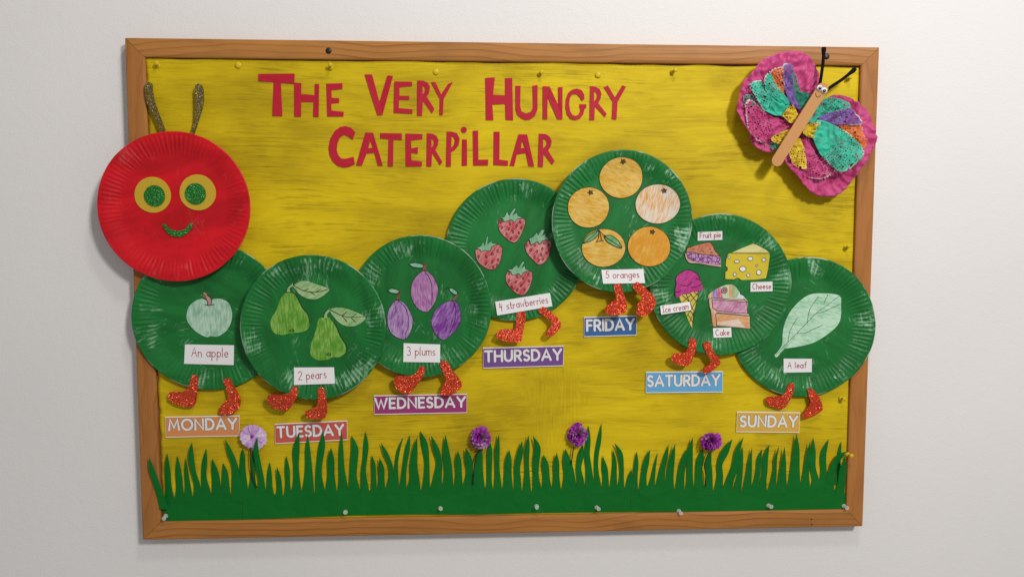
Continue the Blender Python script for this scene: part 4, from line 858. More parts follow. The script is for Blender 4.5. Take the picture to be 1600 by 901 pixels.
# ------------------------------------------------------------------ paper grass
GB = 17.6
def grass_strip(base, blades, label, seed):
    r = random.Random(seed)
    root = cutout('paper_grass_strip', [base], GB, .4, M['grass_paper'])
    tag(root, label, 'paper grass', 'green paper grass strips along the bottom')
    for bi, (tip, st, curl) in enumerate(blades):
        off = .10 + .035 * (bi % 5)
        if curl == 7.03: off = 5.4      # bent forward over the frame
        c = curl if curl else r.uniform(.8, 6.5)
        pts = [(tip[0], tip[1], .3)] + [tuple(q) for q in st]
        dx = st[-1][0] - st[-2][0]; dz = st[-1][1] - st[-2][1]; L = math.hypot(dx, dz)
        pts.append((st[-1][0], st[-1][1] - 5.0, st[-1][2] + 1.2))
        sp = spline(pts, False, 4); n = len(sp); zt = sp[0][1]; zb = st[-1][1]
        # widths taper to a leaf-like tip
        vs, fs = [], []; roll = r.uniform(-.10, .10)
        for i, (x, z, w) in enumerate(sp):
            w = max(.3, w)
            a = sp[max(0, i - 1)]; b = sp[min(n - 1, i + 1)]
            d = Vector((b[0] - a[0], b[1] - a[1])).normalized()
            nn = Vector((-d.y, d.x)); s = max(0, (z - zb) / max(1, zt - zb))
            if i >= n - 5: nn = Vector((1, 0)) * (1 if nn.x >= 0 else -1)
            h = GB + off + c * s * s
            for q in (1, 0, -1):
                cup = .18 * w * s * (1 - q * q) * .25
                w_ = w * (1 - .10 * math.sin(PI * min(1, s * 1.1)))
                vs.append((x + nn.x * w_ / 2 * q, z + nn.y * w_ / 2 * q, h + cup + roll * q * w / 2 * s * 2))
        m0 = len(vs)
        for i in range(n - 1):
            for q in (0, 1): fs.append((3 * i + q, 3 * i + q + 1, 3 * i + q + 4, 3 * i + q + 3))
        vs += [(v[0], v[1], v[2] - (.3 if True else 0)) for v in vs[:m0]]
        fs += [(f[3] + m0, f[2] + m0, f[1] + m0, f[0] + m0) for f in fs[:]]
        for i in range(n - 1):
            for q in (0, 2): fs.append((3 * i + q, 3 * i + 3 + q, 3 * i + 3 + q + m0, 3 * i + q + m0))
        fs.append((0, 1, 2, 2 + m0, 1 + m0, m0))
        e = 3 * (n - 1); fs.append((e, e + 1, e + 2, e + 2 + m0, e + 1 + m0, e + m0))
        build('blade', vs, fs, M['grass_paper'], root)

G1 = [((-581.7,-260.3),[(-578.9,-283.7,9.3),(-571.6,-313.5,11.2),(-564.7,-343.4,13.2)],7.03),
((-555.8,-255.3),[(-557.2,-284.1,10.2),(-557.4,-313.7,11.7),(-556.3,-333.6,15.6)],0.0),
((-540.8,-261.4),[(-540.5,-289.3,11.0),(-539.6,-314.0,12.7),(-540.7,-335.1,15.1)],0.0),
((-527.1,-263.6),[(-527.7,-289.5,7.3),(-526.5,-314.2,10.7),(-526.4,-334.1,15.1)],0.0),
((-516.0,-239.1),[(-518.7,-260.0,8.8),(-516.3,-289.6,8.8),(-511.5,-312.0,11.2),(-512.1,-334.3,14.1)],0.0),
((-495.0,-250.5),[(-498.4,-272.6,9.3),(-500.6,-297.3,10.2),(-498.1,-319.7,15.1),(-497.3,-334.6,18.0)],0.0),
((-485.4,-266.6),[(-482.8,-285.2,10.7),(-481.0,-305.1,15.6),(-481.1,-334.9,16.6)],0.0),
((-469.0,-274.8),[(-466.4,-292.9,10.7),(-466.2,-315.2,14.6),(-465.8,-335.1,16.1)],0.0),
((-463.6,-234.1),[(-457.0,-255.9,8.3),(-450.0,-280.7,11.2),(-448.8,-305.6,16.1),(-448.6,-335.4,18.5)],0.0)]
G2 = [((-436.7,-251.8),[(-437.2,-263.6,8.3),(-438.2,-285.9,11.2),(-437.4,-310.7,14.1),(-437.0,-333.1,16.1)],1.5),
((-419.2,-252.0),[(-420.5,-263.9,5.8),(-421.4,-281.2,7.8),(-422.4,-303.5,10.7),(-423.0,-330.9,17.5)],1.2),
((-409.1,-228.9),[(-413.5,-251.6,8.3),(-411.1,-281.3,9.7),(-408.5,-306.2,11.2),(-408.6,-327.4,14.6)],15.0),
((-393.9,-274.1),[(-395.1,-294.0,8.8),(-395.6,-316.4,11.2),(-394.7,-332.6,14.1)],0.0),
((-381.8,-281.3),[(-380.0,-299.2,8.3),(-379.5,-319.1,10.2),(-380.3,-334.1,12.7)],0.0),
((-367.0,-263.6),[(-366.1,-287.0,8.8),(-366.1,-311.9,9.3),(-366.6,-334.3,14.1)],0.0),
((-344.9,-224.8),[(-350.5,-252.5,11.7),(-351.8,-282.2,10.2),(-351.6,-307.1,12.7),(-352.5,-330.8,19.0)],0.0),
((-331.6,-230.4),[(-332.5,-252.7,8.3),(-331.8,-282.5,12.7),(-332.3,-307.4,17.1),(-333.9,-328.6,21.4)],0.0)] + [((-306.4,-224.6),[(-309.2,-248.1,11.2),(-314.1,-277.8,11.2),(-315.7,-300.2,12.2),(-313.7,-325.2,16.6)],0.0),
((-293.6,-250.3),[(-294.7,-270.6,12.2),(-295.6,-295.5,13.6),(-296.1,-325.5,19.5)],0.0),
((-276.3,-226.2),[(-278.0,-253.5,7.3),(-278.4,-283.3,10.7),(-277.1,-305.8,14.1),(-276.2,-327.1,19.5)],0.0),
((-261.0,-231.8),[(-256.2,-253.8,11.7),(-258.0,-276.1,13.6),(-260.0,-301.1,13.6),(-258.0,-326.1,19.5)],0.0),
((-238.4,-226.2),[(-238.0,-249.0,8.8),(-240.2,-271.4,8.8),(-242.9,-293.8,9.7),(-240.9,-326.4,14.6)],0.0),
((-228.5,-264.6),[(-226.3,-281.6,7.8),(-226.0,-301.6,8.8),(-226.3,-326.7,10.7)],0.0),
((-215.4,-268.3),[(-213.2,-286.8,10.2),(-213.4,-304.3,11.2),(-214.1,-325.6,14.1)],0.0),
((-213.2,-244.4),[(-206.1,-261.9,7.8),(-198.3,-284.5,8.3),(-198.0,-304.6,9.7),(-200.7,-324.6,14.1)],0.0),
((-177.1,-236.1),[(-184.9,-257.2,5.4),(-188.8,-279.7,6.3),(-189.5,-302.2,8.3),(-189.2,-326.0,10.7)],0.0),
((-166.1,-232.6),[(-170.2,-254.9,8.8),(-174.6,-279.9,8.8),(-177.3,-302.4,9.3),(-178.7,-326.2,13.2)],0.0),
((-154.0,-234.7),[(-158.1,-257.6,9.7),(-160.7,-285.1,14.6),(-159.5,-305.2,17.5),(-161.1,-327.8,24.9)],0.0),
((-149.3,-225.8),[(-142.6,-247.8,11.7),(-139.1,-275.4,9.7),(-139.3,-300.5,10.7),(-140.8,-326.8,14.6)],0.0),
((-131.5,-232.5),[(-123.8,-255.6,10.7),(-118.4,-278.2,11.7),(-121.0,-300.7,15.1),(-124.3,-327.1,20.5)],0.0),
((-107.8,-231.3),[(-107.2,-258.3,11.2),(-104.2,-283.4,14.6),(-103.8,-306.0,16.6),(-105.1,-324.9,20.5)],0.0),
((-87.6,-258.6),[(-87.2,-276.1,10.7),(-86.6,-298.8,12.2),(-87.2,-322.7,15.6)],0.0),
((-74.6,-253.2),[(-70.5,-273.9,13.2),(-68.6,-296.5,13.2),(-71.9,-321.7,17.1)],0.0),
((-50.2,-257.1),[(-52.0,-266.6,10.7),(-53.3,-291.7,15.6),(-53.4,-322.0,20.5)],1.5)] + [((-34.5,-244.3),[(-35.2,-264.3,9.7),(-36.0,-292.0,9.7),(-36.1,-312.1,9.7),(-36.1,-328.5,13.6)],2.0),
((-19.9,-231.9),[(-22.4,-257.0,8.3),(-22.9,-287.1,8.8),(-22.2,-307.3,11.2),(-21.7,-328.8,15.1)],0.0),
((-2.9,-258.5),[(-4.4,-277.3,11.7),(-5.1,-300.0,14.1),(-4.9,-331.6,19.0)],0.0),
((18.1,-243.2),[(14.9,-265.0,10.7),(10.5,-287.6,10.7),(11.0,-310.3,12.2),(11.7,-334.4,14.1)],0.0),
((28.9,-233.8),[(27.0,-255.1,8.3),(26.5,-280.3,7.8),(26.8,-305.5,10.2),(26.4,-333.4,15.6)],0.0),
((35.9,-235.1),[(43.6,-255.3,10.7),(41.4,-280.5,12.7),(41.5,-305.8,11.2),(44.1,-332.4,17.5)],0.0),
((53.8,-267.6),[(56.8,-285.8,12.7),(58.9,-308.6,13.2),(59.7,-328.9,18.0)],0.0),
((75.6,-264.1),[(75.2,-283.5,10.7),(75.6,-306.3,11.7),(75.9,-327.9,15.6)],0.0),
((90.0,-258.0),[(92.9,-278.7,14.6),(97.0,-301.6,20.0),(97.6,-328.2,26.3)],0.0),
((119.6,-252.6),[(116.7,-269.0,10.7),(112.9,-291.7,10.2),(115.8,-312.0,12.7),(117.2,-328.5,15.1)],1.5),
((128.8,-220.0),[(128.8,-243.9,7.8),(126.7,-269.1,10.7),(129.9,-294.5,12.2),(132.7,-331.4,17.1)],2.0),
((150.5,-217.0),[(147.0,-244.1,7.3),(142.9,-269.3,8.3),(142.4,-294.7,8.3),(146.5,-331.6,13.2)],0.0),
((152.7,-271.2),[(156.2,-292.3,10.7),(158.3,-310.1,11.2),(158.5,-333.1,13.2)],0.0),
((169.4,-260.1),[(172.8,-279.9,7.3),(172.6,-302.7,10.2),(171.8,-329.5,13.6)],0.0),
((172.0,-249.5),[(181.7,-267.4,8.8),(185.0,-290.2,8.3),(185.2,-310.6,8.8),(184.1,-327.1,12.7)],0.0)]
G3 = [((202.1,-295.6),[(199.0,-310.8,9.7),(197.5,-331.2,13.6)],0.0),
((209.8,-264.5),[(209.5,-285.5,8.3),(208.3,-308.4,9.3),(208.1,-332.6,11.2)],0.0),
((231.8,-261.0),[(226.4,-283.2,10.7),(222.4,-308.6,11.2),(222.0,-334.1,15.6)],0.0),
((245.5,-268.3),[(240.8,-291.1,5.4),(238.1,-311.4,8.8),(234.6,-333.0,15.6)],0.0),
((263.7,-254.0),[(259.0,-276.1,8.3),(253.6,-301.4,12.2),(251.0,-333.3,20.5)],0.0),
((273.3,-251.4),[(270.3,-273.7,8.8),(267.7,-296.6,13.2),(267.1,-311.9,13.6),(267.5,-333.6,15.6)],0.0)] + [((303.3,-241.2),[(300.1,-265.3,9.6),(300.6,-293.2,11.2),(300.9,-312.8,12.3),(301.3,-335.2,16.0)],0.0),
((295.0,-259.7),[(288.8,-284.7,11.7),(285.6,-307.0,13.9),(284.1,-335.0,17.1)],4.0),
((321.6,-261.5),[(318.4,-279.5,13.3),(316.0,-299.1,13.3),(318.0,-335.5,18.1)],2.0),
((336.6,-262.5),[(332.1,-285.3,10.7),(334.1,-304.9,11.7),(333.4,-337.2,16.0)],2.0),
((370.4,-244.8),[(359.8,-266.2,12.3),(351.1,-288.4,10.7),(352.3,-308.0,11.7),(350.1,-336.1,16.0)],0.0),
((389.3,-242.3),[(380.7,-266.5,9.1),(377.1,-294.4,13.3),(370.5,-313.9,14.4),(365.4,-334.9,17.1)],0.0),
((389.7,-259.6),[(387.9,-280.5,7.5),(386.6,-305.7,10.1),(382.2,-335.2,15.5)],0.0),
((404.5,-260.6),[(402.6,-286.4,8.0),(401.9,-303.2,11.2),(399.0,-335.5,16.0)],0.0),
((423.3,-264.8),[(418.7,-281.0,8.5),(417.8,-300.6,10.1),(415.4,-317.4,10.7),(412.5,-338.5,15.5)],0.0),
((434.5,-255.5),[(429.2,-278.3,9.6),(429.0,-300.8,10.1),(427.1,-317.6,11.2),(425.7,-338.7,17.1)],0.0),
((450.3,-258.2),[(445.8,-281.4,5.9),(445.8,-301.0,7.5),(442.5,-336.2,14.9)],0.0),
((459.6,-259.7),[(460.0,-287.2,9.6),(459.5,-309.7,14.4),(459.4,-336.5,19.7)],0.0),
((479.7,-237.6),[(481.3,-265.1,11.7),(480.8,-295.9,17.6),(480.3,-329.8,22.9)],0.0),
((503.4,-250.8),[(501.9,-276.6,9.1),(499.9,-304.7,11.7),(499.5,-330.1,17.1)],0.0),
((510.5,-245.8),[(511.8,-271.1,9.1),(511.8,-296.4,11.2),(516.6,-316.2,12.3),(518.4,-330.4,18.7)],0.0),
((537.1,-248.4),[(528.8,-274.1,10.7),(530.3,-302.3,11.7),(532.6,-330.6,18.1)],0.0),
((559.2,-252.6),[(557.0,-271.7,6.4),(556.0,-294.2,8.0),(555.2,-322.5,10.7)],1.0),
((564.8,-267.9),[(554.3,-277.3,9.6),(544.3,-299.7,11.7),(541.5,-336.4,17.1)],9.0),
((559.9,-275.1),[(561.3,-300.0,13.9),(561.5,-322.6,14.9),(559.4,-346.6,17.6)],14.0)]
grass_strip([(-568.2,-332.4),(-439.4,-333.1),(-440.3,-370.0),(-534.2,-370.3),(-562.7,-370.3),(-567.1,-358.2)], G1, 'short strip of green paper grass curling over the frame below MONDAY', 1)
grass_strip([(-439.2,-329.4),(-406.1,-325.2),(-372.5,-331.2),(-324.2,-327.5)] + [(-261.6,-324.8),(-164.0,-325.2),(-53.4,-322.0)] + [(-36.6,-327.3),(22.9,-331.3),(97.6,-327.0),(182.9,-326.3),(199.8,-329.9),(200.5,-368.5),(153.1,-368.2),(55.4,-367.5),(-1.9,-367.7),(-51.5,-368.3)] + [(-159.5,-366.1),(-262.2,-366.3),(-335.1,-368.0)] + [(-439.6,-370.1)], G2, 'long strip of green paper grass from TUESDAY to below FRIDAY', 2)
grass_strip([(200.2,-329.9),(248.5,-333.3)] + [(276.3,-332.6),(343.1,-335.4),(410.2,-337.1),(455.1,-333.6),(519.8,-329.0),(539.7,-333.6),(556.8,-336.7),(569.5,-342.5),(571.0,-371.0),(558.0,-371.9),(484.3,-370.6),(371.8,-370.0),(304.7,-370.2),(271.3,-369.6),(200.9,-368.3)], G3, 'strip of green paper grass below SATURDAY and SUNDAY', 3)

# ------------------------------------------------------------------ flowers
def petal(root, x, z, h, th, L, w, phi, mat, ruf, seed, rows=6, cols=9, curve=.0, name='petal'):
    r = random.Random(seed); ph = r.uniform(0, 6.28); vs, fs = [], []
    d = (math.cos(th), math.sin(th)); n = (-d[1], d[0])
    for i in range(rows):
        s = i / (rows - 1)
        for j in range(cols):
            t = -1 + 2 * j / (cols - 1)
            e = 1 - .16 * t * t * s + .05 * s * math.sin(t * 9 + ph)
            rad = .5 + L * s * math.cos(phi) * e
            lat = w * (s ** .65) * t
            hh = h + L * s * math.sin(phi) - curve * s * s + ruf * s * math.sin(t * 7 + ph) + ruf * .5 * s * math.sin(t * 13 + 2 * ph)
            vs.append((x + d[0] * rad + n[0] * lat, z + d[1] * rad + n[1] * lat, hh))
    for i in range(rows - 1):
        for j in range(cols - 1):
            a = i * cols + j; fs.append((a, a + 1, a + cols + 1, a + cols))
    return build(name, vs, fs, mat, root, smooth=True)
def mat_petal(name, a, b):
    k = NT(name); v = k.noise(k.obj(), 160, 3)
    k.put(k.b.inputs['Subsurface Weight'], 0.0)
    return k.done(k.mix(k.ramp(v, [(.3, 0.), (.7, 1.)]), a, b), .65, None, .2)
M['lilac'] = mat_petal('lilac_silk', (.43, .23, .50), (.62, .40, .66)); M['lilac_rim'] = mat_petal('lilac_pale_silk', (.55, .40, .62), (.70, .55, .70))
M['violet'] = mat_petal('violet_silk', (.32, .022, .32), (.50, .09, .48)); M['violet_dark'] = mat_petal('violet_dark_silk', (.21, .010, .21), (.36, .03, .36)); M['violet_pale'] = mat_petal('violet_pale_silk', (.34, .15, .36), (.50, .34, .44))
M['stem'] = mat_plain('dark_wire_stem', (.008, .014, .008), .6)
FG = 'artificial flowers above the paper grass'
x, z = (-417.8,-230.3)
fl = empty('lilac_flower', x, z, 21, 'open pale lilac artificial flower between MONDAY and TUESDAY', 'flower', FG)
for i in range(7): petal(fl, x + .8, z - 2.6, 22, i * 2 * PI / 7 + .5, 20, 8.6, .02, M['lilac_rim'], .35, 100 + i, curve=1.0)
for i in range(6): petal(fl, x - 1.5, z + 1.2, 24.5 + 1.1 * (i % 2), i * PI / 3 + .25, 19.5, 9.8, .33, M['lilac'] if i % 3 else M['lilac_rim'], .5, i, 8, 11, curve=4.5)
lathe('flower_centre', x - 1.2, z + 1.2, [(2.4, 25), (2.6, 27.5), (1.6, 29), (.3, 29.4)], M['violet_dark'], fl, 12)
def wire(root, pts): tube('stem', [(p[0], p[1], h) for p, h in zip(spline(pts, False, 4), [23 - .12 * i for i in range(60)])], .95, M['stem'], root)
wire(fl, [(-422.4,-246.0),(-424.3,-265.7),(-422.7,-290.4),(-418.3,-305.4),(-414.9,-315.9)])
def carnation(px, sx, sz, label, seed, stem, pale=0):
    x, z = px; r = random.Random(seed)
    c = empty('carnation', x, z, 22, label, 'flower', FG)
    k = 0
    for cnt, L, w, phi, h in ((9, 1.0, .42, .08, 22), (8, .95, .42, .42, 23), (7, .80, .40, .8, 24.5), (5, .58, .36, 1.1, 26), (3, .36, .3, 1.35, 28)):
        for i in range(cnt):
            th = 2 * PI * (i + r.uniform(-.25, .25)) / cnt + k
            R = sx * abs(math.cos(th)) + sz * abs(math.sin(th)); R = sx * sz / math.hypot(sz * math.cos(th), sx * math.sin(th))
            q = r.random(); m = M['violet'] if q < .62 else M['violet_dark'] if q < .86 else M['violet_pale']
            if pale and k > 1 and -1.3 < (th % (2 * PI)) - 2 * PI * (th % (2 * PI) > PI) < .6 and r.random() < .85: m = M['violet_pale']
            petal(c, x, z, h, th, R * L * r.uniform(.88, 1.06), R * w, phi + r.uniform(-.15, .15), m, 1.9, seed * 100 + k * 20 + i, 5, 9)
        k += 1
    wire(c, stem)
carnation((-49.7,-237.1), 17.5, 18.5, 'purple carnation with a white patch above the grass, under THURSDAY', 3, [(-50.8,-258.5),(-56.9,-265.9),(-60.7,-286.0),(-62.7,-316.1)], 1)
carnation((110.0,-233.8), 17, 18.5, 'round deep purple carnation on a straight black stem under FRIDAY', 5, [(103.9,-254.3),(102.0,-268.2),(100.1,-284.5)])
carnation((333.7,-248.6), 20, 15, 'wide flattened purple carnation on a bent stem between SATURDAY and SUNDAY', 8, [(331.1,-266.6),(326.1,-280.4),(323.8,-290.2),(326.8,-304.2),(327.2,-325.2)])

# ------------------------------------------------------------------ butterfly
B = empty('paper_butterfly', *(459.3,269.7), 30, 'paper butterfly with magenta tissue wings and a smiling lolly stick body over the frame corner', 'paper butterfly')
def tissue(loop, c, seed, h0, h1):
    r = random.Random(seed); ph = r.uniform(0, 9)
    def hf(x, z, s, a):
        wx = x + 5 * noise.noise(Vector((x / 15, z / 15, ph + 2))); wz = z + 5 * noise.noise(Vector((x / 15, z / 15, ph + 6)))
        cr = noise.noise(Vector((wx / 22, wz / 22, ph))) * 3.0 + (.5 - abs(noise.noise(Vector((wx / 17, wz / 17, ph + 4))))) * 7.0 + (.4 - abs(noise.noise(Vector((wx / 8, wz / 8, ph + 8))))) * 2.6
        q = a * 2 * PI * 13 + 5 * noise.noise(Vector((a * 9, s * 2, ph)))
        fold = (abs(math.sin(q)) - .5) * 3.0 * s ** 1.5
        return h0 + (h1 - h0) * s ** 1.3 + cr * min(1, s * 2) + fold + 2.2 * s * math.sin(a * 2 * PI * 3 + ph)
    lp = spline(loop, True, 6); rr = random.Random(seed + 1)
    lp = [(x + rr.uniform(-.5, .5), z + rr.uniform(-.5, .5)) for x, z in lp]
    return patch('tissue_wing', lp, hf, 34, M['tissue'], B, .2, smooth=True, cent=c, N=260)
tissue([(440.1,386.7),(459.6,386.4),(474.8,380.8),(487.4,364.9),(493.9,350.5),(494.5,330.1),(482.7,318.3),(471.4,291.9),(454.0,262.4),(439.4,241.8),(427.6,232.9),(412.6,227.5),(394.3,234.2),(385.0,244.4),(378.5,261.9),(366.1,279.4),(360.3,296.8),(363.7,317.2),(369.3,337.6),(385.3,355.2),(395.5,369.7),(411.7,378.6)], (438.0,297.5), 3, 27, 38)
tissue([(516.1,318.6),(534.3,318.8),(555.9,310.2),(574.7,295.7),(584.4,281.0),(590.6,260.4),(590.3,242.7),(580.3,221.9),(568.7,204.0),(554.1,183.2),(539.3,165.3),(521.2,157.8),(496.6,159.2),(477.9,171.0),(462.2,188.8),(446.5,206.4),(440.1,218.2),(454.5,244.8),(472.1,268.4),(489.6,292.0),(501.2,309.7)], (503.2,245.1), 8, 27, 36)
LC = {'teal': mat_lace('teal_doily', (.022, .40, .26)), 'teal_plain': mat_lace('teal_doily_plain', (.026, .44, .29), True), 'orange': mat_lace('orange_doily', (.62, .15, .012), dark=(.5, .09, .01)), 'purple': mat_lace('purple_doily', (.16, .085, .32)),
      'green': mat_lace('dark_green_doily', (.012, .19, .12)), 'pink': mat_lace('pink_doily', (.46, .045, .17), dark=(.34, .015, .085)), 'yellow': mat_lace('yellow_doily', (.60, .42, .015), dark=(.5, .33, .012)), 'grey': mat_lace('grey_green_doily', (.09, .17, .14))}
def doily(col, loop, c, h0, h1, seed, lift=0.):
    """A pleat of the painted doily: low at the gathered middle c, higher and crinkled towards the lace rim."""
    ph = seed * 1.7
    D = max(math.dist(p, c) for p in loop)
    def hf(x, z, s, a):
        d = math.dist((x, z), c) / D; an = math.atan2(z - c[1], x - c[0])
        return h0 + (h1 - h0) * d + 5.0 * (abs(math.sin(an * 5.0 + ph + .5 * math.sin(d * 5))) - .5) * d ** 1.1 + (.4 - abs(noise.noise(Vector((x / 13, z / 13, ph))))) * 5.0 + (.3 - abs(noise.noise(Vector((x / 6, z / 6, ph + 7))))) * 2.2 + lift
    lp = spline(loop, True, 3)
    o = patch('doily_pleat', lp, hf, 18, LC[col], B, .2, smooth=True, N=130)
    cd = [0.] * len(o.data.vertices); loc = ORG[B.name]
    for i, v in enumerate(o.data.vertices):
        cd[i] = min(1, math.dist(((v.co.x + loc.x) * 1000, (v.co.z + loc.z) * 1000), c) / D)
    pa = o.data.attributes.new('along', 'FLOAT', 'POINT'); pa.data.foreach_set('value', [math.atan2(-((v.co.z + loc.z) * 1000 - c[1]) * math.copysign(1, c[0] - loop[0][0]), ((v.co.x + loc.x) * 1000 - c[0]) * -math.copysign(1, c[0] - loop[0][0])) * D / 1000 * .8 for v in o.data.vertices])
    pr_ = o.data.attributes.new('outward', 'FLOAT', 'POINT'); pr_.data.foreach_set('value', [q * D / 1000 for q in cd])
    rim = o.data.attributes.new('rim', 'FLOAT', 'POINT'); s_ = [0.] * len(cd); o.data.attributes['lace'].data.foreach_get('value', s_)
    rim.data.foreach_set('value', [a * (b > .55) for a, b in zip(s_, cd)])
    o.data.attributes['lace'].data.foreach_set('value', cd)
    return o
c1 = (457.0,283.6); c2 = (472.6,264.7)
doily('green', [(446.5,359.9),(454.3,348.5),(464.0,322.6),(480.6,319.2),(475.0,306.7),(461.8,295.0),(450.8,310.8),(442.5,342.6)], c1, 38, 45, 1)
doily('purple', [(429.4,362.1),(437.3,366.2),(446.4,361.4),(446.0,345.5),(455.3,310.9),(463.3,295.0),(453.3,298.7),(440.3,312.2),(432.2,335.3)], c1, 40, 50, 2)
doily('orange', [(411.3,355.3),(427.0,360.3),(431.7,352.6),(431.2,336.7),(436.6,315.9),(421.9,326.5),(414.1,340.9)], c1, 39, 48, 3)
doily('grey', [(369.0,316.5),(383.3,317.8),(395.6,304.6),(392.9,290.1),(376.5,289.9),(370.5,304.4)], c1, 34, 41, 4)
doily('teal', [(399.2,340.7),(404.9,350.9),(411.7,353.2),(418.7,336.6),(435.7,315.9),(444.9,306.4),(434.6,302.0),(416.3,313.4),(402.5,324.9)], c1, 40, 49, 5)
doily('teal_plain', [(445.0,304.4),(434.3,310.7),(422.0,322.2),(406.8,332.1),(394.7,339.8),(379.9,336.8),(375.6,329.8),(383.3,318.9),(394.1,303.1),(404.9,291.6),(431.4,284.6)], c1, 39, 47, 6, 1)
doily('pink', [(372.4,304.7),(381.2,311.1),(393.4,300.5),(404.1,291.0),(436.0,279.1),(447.7,271.0),(440.9,263.9),(415.7,249.7),(399.4,242.0),(382.5,255.4),(373.5,281.5)], c1, 36, 43, 7)
doily('yellow', [(440.1,297.4),(446.6,301.5),(456.5,292.0),(456.8,281.8),(448.0,272.5),(432.1,283.4)], c1, 41, 44, 8, 2)
doily('green', [(407.5,241.5),(427.9,243.4),(431.7,235.8),(419.8,231.6),(409.5,234.5)], c1, 36, 40, 9)
doily('yellow', [(415.2,245.1),(418.6,252.7),(442.4,263.6),(446.1,261.0),(434.6,240.5)], c1, 38, 43, 10)
doily('teal', [(498.9,311.3),(515.4,314.9),(533.7,310.1),(543.7,300.0),(528.2,292.6),(504.2,287.5),(486.5,274.8),(476.8,275.6),(486.0,290.8)], c2, 37, 43, 11)
doily('purple', [(492.3,281.5),(504.2,288.6),(528.1,295.8),(543.1,299.4),(557.3,282.6),(561.3,272.1),(528.9,271.3),(513.7,272.9)], c2, 38, 46, 12)
doily('orange', [(525.8,273.0),(560.7,273.3),(565.7,259.3),(571.4,244.6),(568.1,233.7),(556.7,240.1),(544.6,254.7)], c2, 37, 45, 13)
doily('pink', [(466.2,254.5),(484.3,247.3),(507.4,215.1),(526.8,198.9),(511.3,188.5),(499.2,183.8),(471.7,189.9),(473.8,203.1),(472.0,232.5)], c2, 36, 42, 14)
doily('yellow', [(446.3,231.8),(461.5,250.0),(469.0,241.3),(475.0,202.5),(459.2,204.2),(448.5,217.1)], c2, 37, 42, 15)
doily('teal_plain', [(489.4,278.6),(500.0,276.9),(523.0,267.7),(547.8,250.3),(565.2,229.9),(555.2,212.2),(531.4,195.3),(512.8,206.1),(494.0,226.6),(484.3,247.0),(482.6,252.9),(488.3,264.6)], c2, 40, 51, 16, 1)
doily('yellow', [(472.1,270.3),(490.1,275.1),(491.9,266.9),(484.6,258.7),(483.3,249.4),(465.9,257.1)], c2, 42, 45, 17, 2)
ca, cb = [Vector(p) for p in [(423.1,213.3),(493.3,326.7)]]
d = (cb - ca).normalized(); nv = Vector((-d.y, d.x)); sl = []; rad = 9.0
for cc, sg in ((ca, -1), (cb, 1)):
    for i in range(13):
        a = PI / 2 - PI * i / 12; q = cc + (nv * math.sin(a) * sg + d * sg * math.cos(a)) * rad * 1.0; sl.append((q.x, q.y))
stick = cutout('stick_body', [sl], 53.5, 2.2, M['stick'], B)
for e, q in (((487.6,327.1), (487.3,326.5)), ((495.2,323.5), (494.6,322.6))):
    ey = lathe('eye', e[0], e[1], [(4.8, 53.5), (4.8, 54.6), (4.3, 56.0), (2.5, 57.0), (.6, 57.3)], M['eye_white'], B, 20)
    lathe('pupil', q[0], q[1], [(2.5, 56.2), (2.5, 57.35), (1.5, 57.7), (.3, 57.8)], M['eye_black'], ey, 14)
strokes('mouth', [spline([(481.9,319.3),(482.6,315.6),(485.3,313.0),(488.3,313.9),(490.3,316.2)], False, 4)], 1.0, 53.7, M['ink'], B)
for l in ([(489.6,330.2),(491.5,348.1),(493.2,368.3),(493.4,391.2)], [(501.2,324.5),(510.0,331.5),(524.7,341.2),(545.8,358.2)]):
    sp = spline(l, False, 5); n = len(sp)
    tube('antenna', [(x, z, 50 + .2 * i) for i, (x, z) in enumerate(sp)], 2.0, M['pipe'], B, 10, [2.5] * (n - 3) + [3.2, 3.9, 2.8])

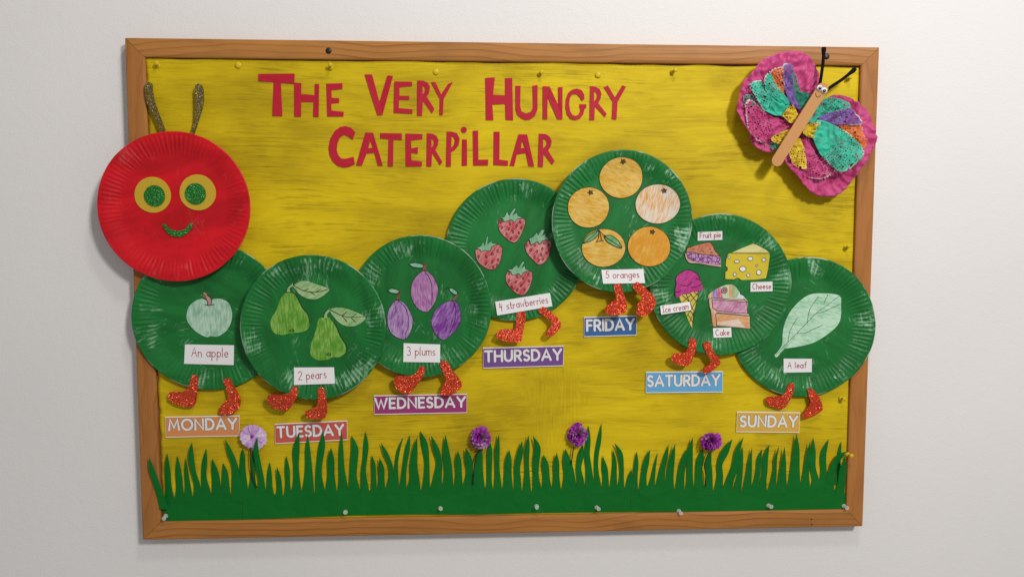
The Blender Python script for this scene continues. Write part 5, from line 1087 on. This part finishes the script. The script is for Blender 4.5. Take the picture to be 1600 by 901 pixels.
# ------------------------------------------------------------------ pins
YG, CG = 'yellow pins holding the backing paper', 'clear push pins along the paper grass'
def push_pin(p, mat, label, group, h, tilt=(0, 0)):
    root = empty('push_pin', p[0], p[1], h, label, 'push pin', group)
    lathe('collar', p[0], p[1], [(3.5, h), (3.7, h + .7), (3.3, h + 1.5), (2.1, h + 2.2)], mat, root, 20, tilt)
    k = (p[0] + tilt[0] * 2.4, p[1] + tilt[1] * 2.4)
    lathe('grip', k[0], k[1], [(2.0, h + 2.0), (1.7, h + 4), (1.9, h + 7), (3.2, h + 7.9), (3.4, h + 8.6), (3.1, h + 9.4), (1.2, h + 9.8)], mat, root, 20, tilt)
def thumb_tack(p, label, h):
    root = lathe('thumb_tack', p[0], p[1], [(4.9, h - .6), (5.0, h), (4.4, h + .8), (2.8, h + 1.4), (.9, h + 1.6)], M['pin_yellow'], None, 22)
    tag(root, label, 'thumb tack', YG)
hp = HP + 1.2
push_pin((-552.5,358.1), M['pin_yellow'], 'yellow push pin in the paper corner above the bronze feelers', YG, hp, (.15, .25))
push_pin((-285.4,358.0), M['pin_yellow'], 'yellow push pin under the black screw, above the word THE', YG, hp, (.1, .35))
push_pin((46.1,351.5), M['pin_yellow'], 'yellow push pin above the letters U and N of HUNGRY', YG, hp, (.25, .2))
push_pin((260.6,357.8), M['pin_yellow'], 'yellow push pin at the paper edge between HUNGRY and the butterfly', YG, hp, (.35, .1))
push_pin((552.1,349.6), M['pin_yellow'], 'yellow push pin beneath the black antenna tip', YG, hp, (-.1, .1))
push_pin((557.0,73.8), M['pin_yellow'], 'yellow push pin at the paper edge above the leaf plate', YG, hp, (.1, .3))
push_pin((556.5,-179.2), M['pin_yellow'], 'yellow push pin beside the orange feet of the leaf plate', YG, hp, (.25, .1))
push_pin((568.5,-273.8), M['pin_yellow'], 'yellow push pin at the tip of the last grass blade', YG, hp + 6, (.3, 0))
thumb_tack((-429.1,360.7), 'flat yellow thumb tack between the feelers and the big T', hp)
thumb_tack((-119.8,353.8), 'flat yellow thumb tack above the word VERY', hp)
thumb_tack((140.1,351.5), 'flat yellow thumb tack above the end of the word HUNGRY', hp)
for q, lab, tl in ((((-563.0,-360.9)), 'clear push pin in the paper grass corner below MONDAY', (0, -.2)), (((-272.9,-359.7)), 'clear push pin in the grass below TUESDAY', (.1, .2)), (((-117.1,-356.6)), 'clear push pin in the grass below WEDNESDAY', (.1, .25)), (((42.7,-355.6)), 'clear push pin in the grass below THURSDAY', (0, .05)),
                   (((143.5,-359.6)), 'clear push pin in the grass below FRIDAY', (.25, .05)), (((282.8,-368.1)), 'clear push pin on the bottom edge of the grass below SATURDAY', (.2, -.1)), (((436.5,-361.5)), 'clear push pin in the grass below SUNDAY', (.2, .1)), (((567.2,-364.3)), 'clear push pin in the corner of the grass by the frame', (.2, -.1))):
    push_pin(q, M['pin_clear'], lab, CG, 18.2, tl)
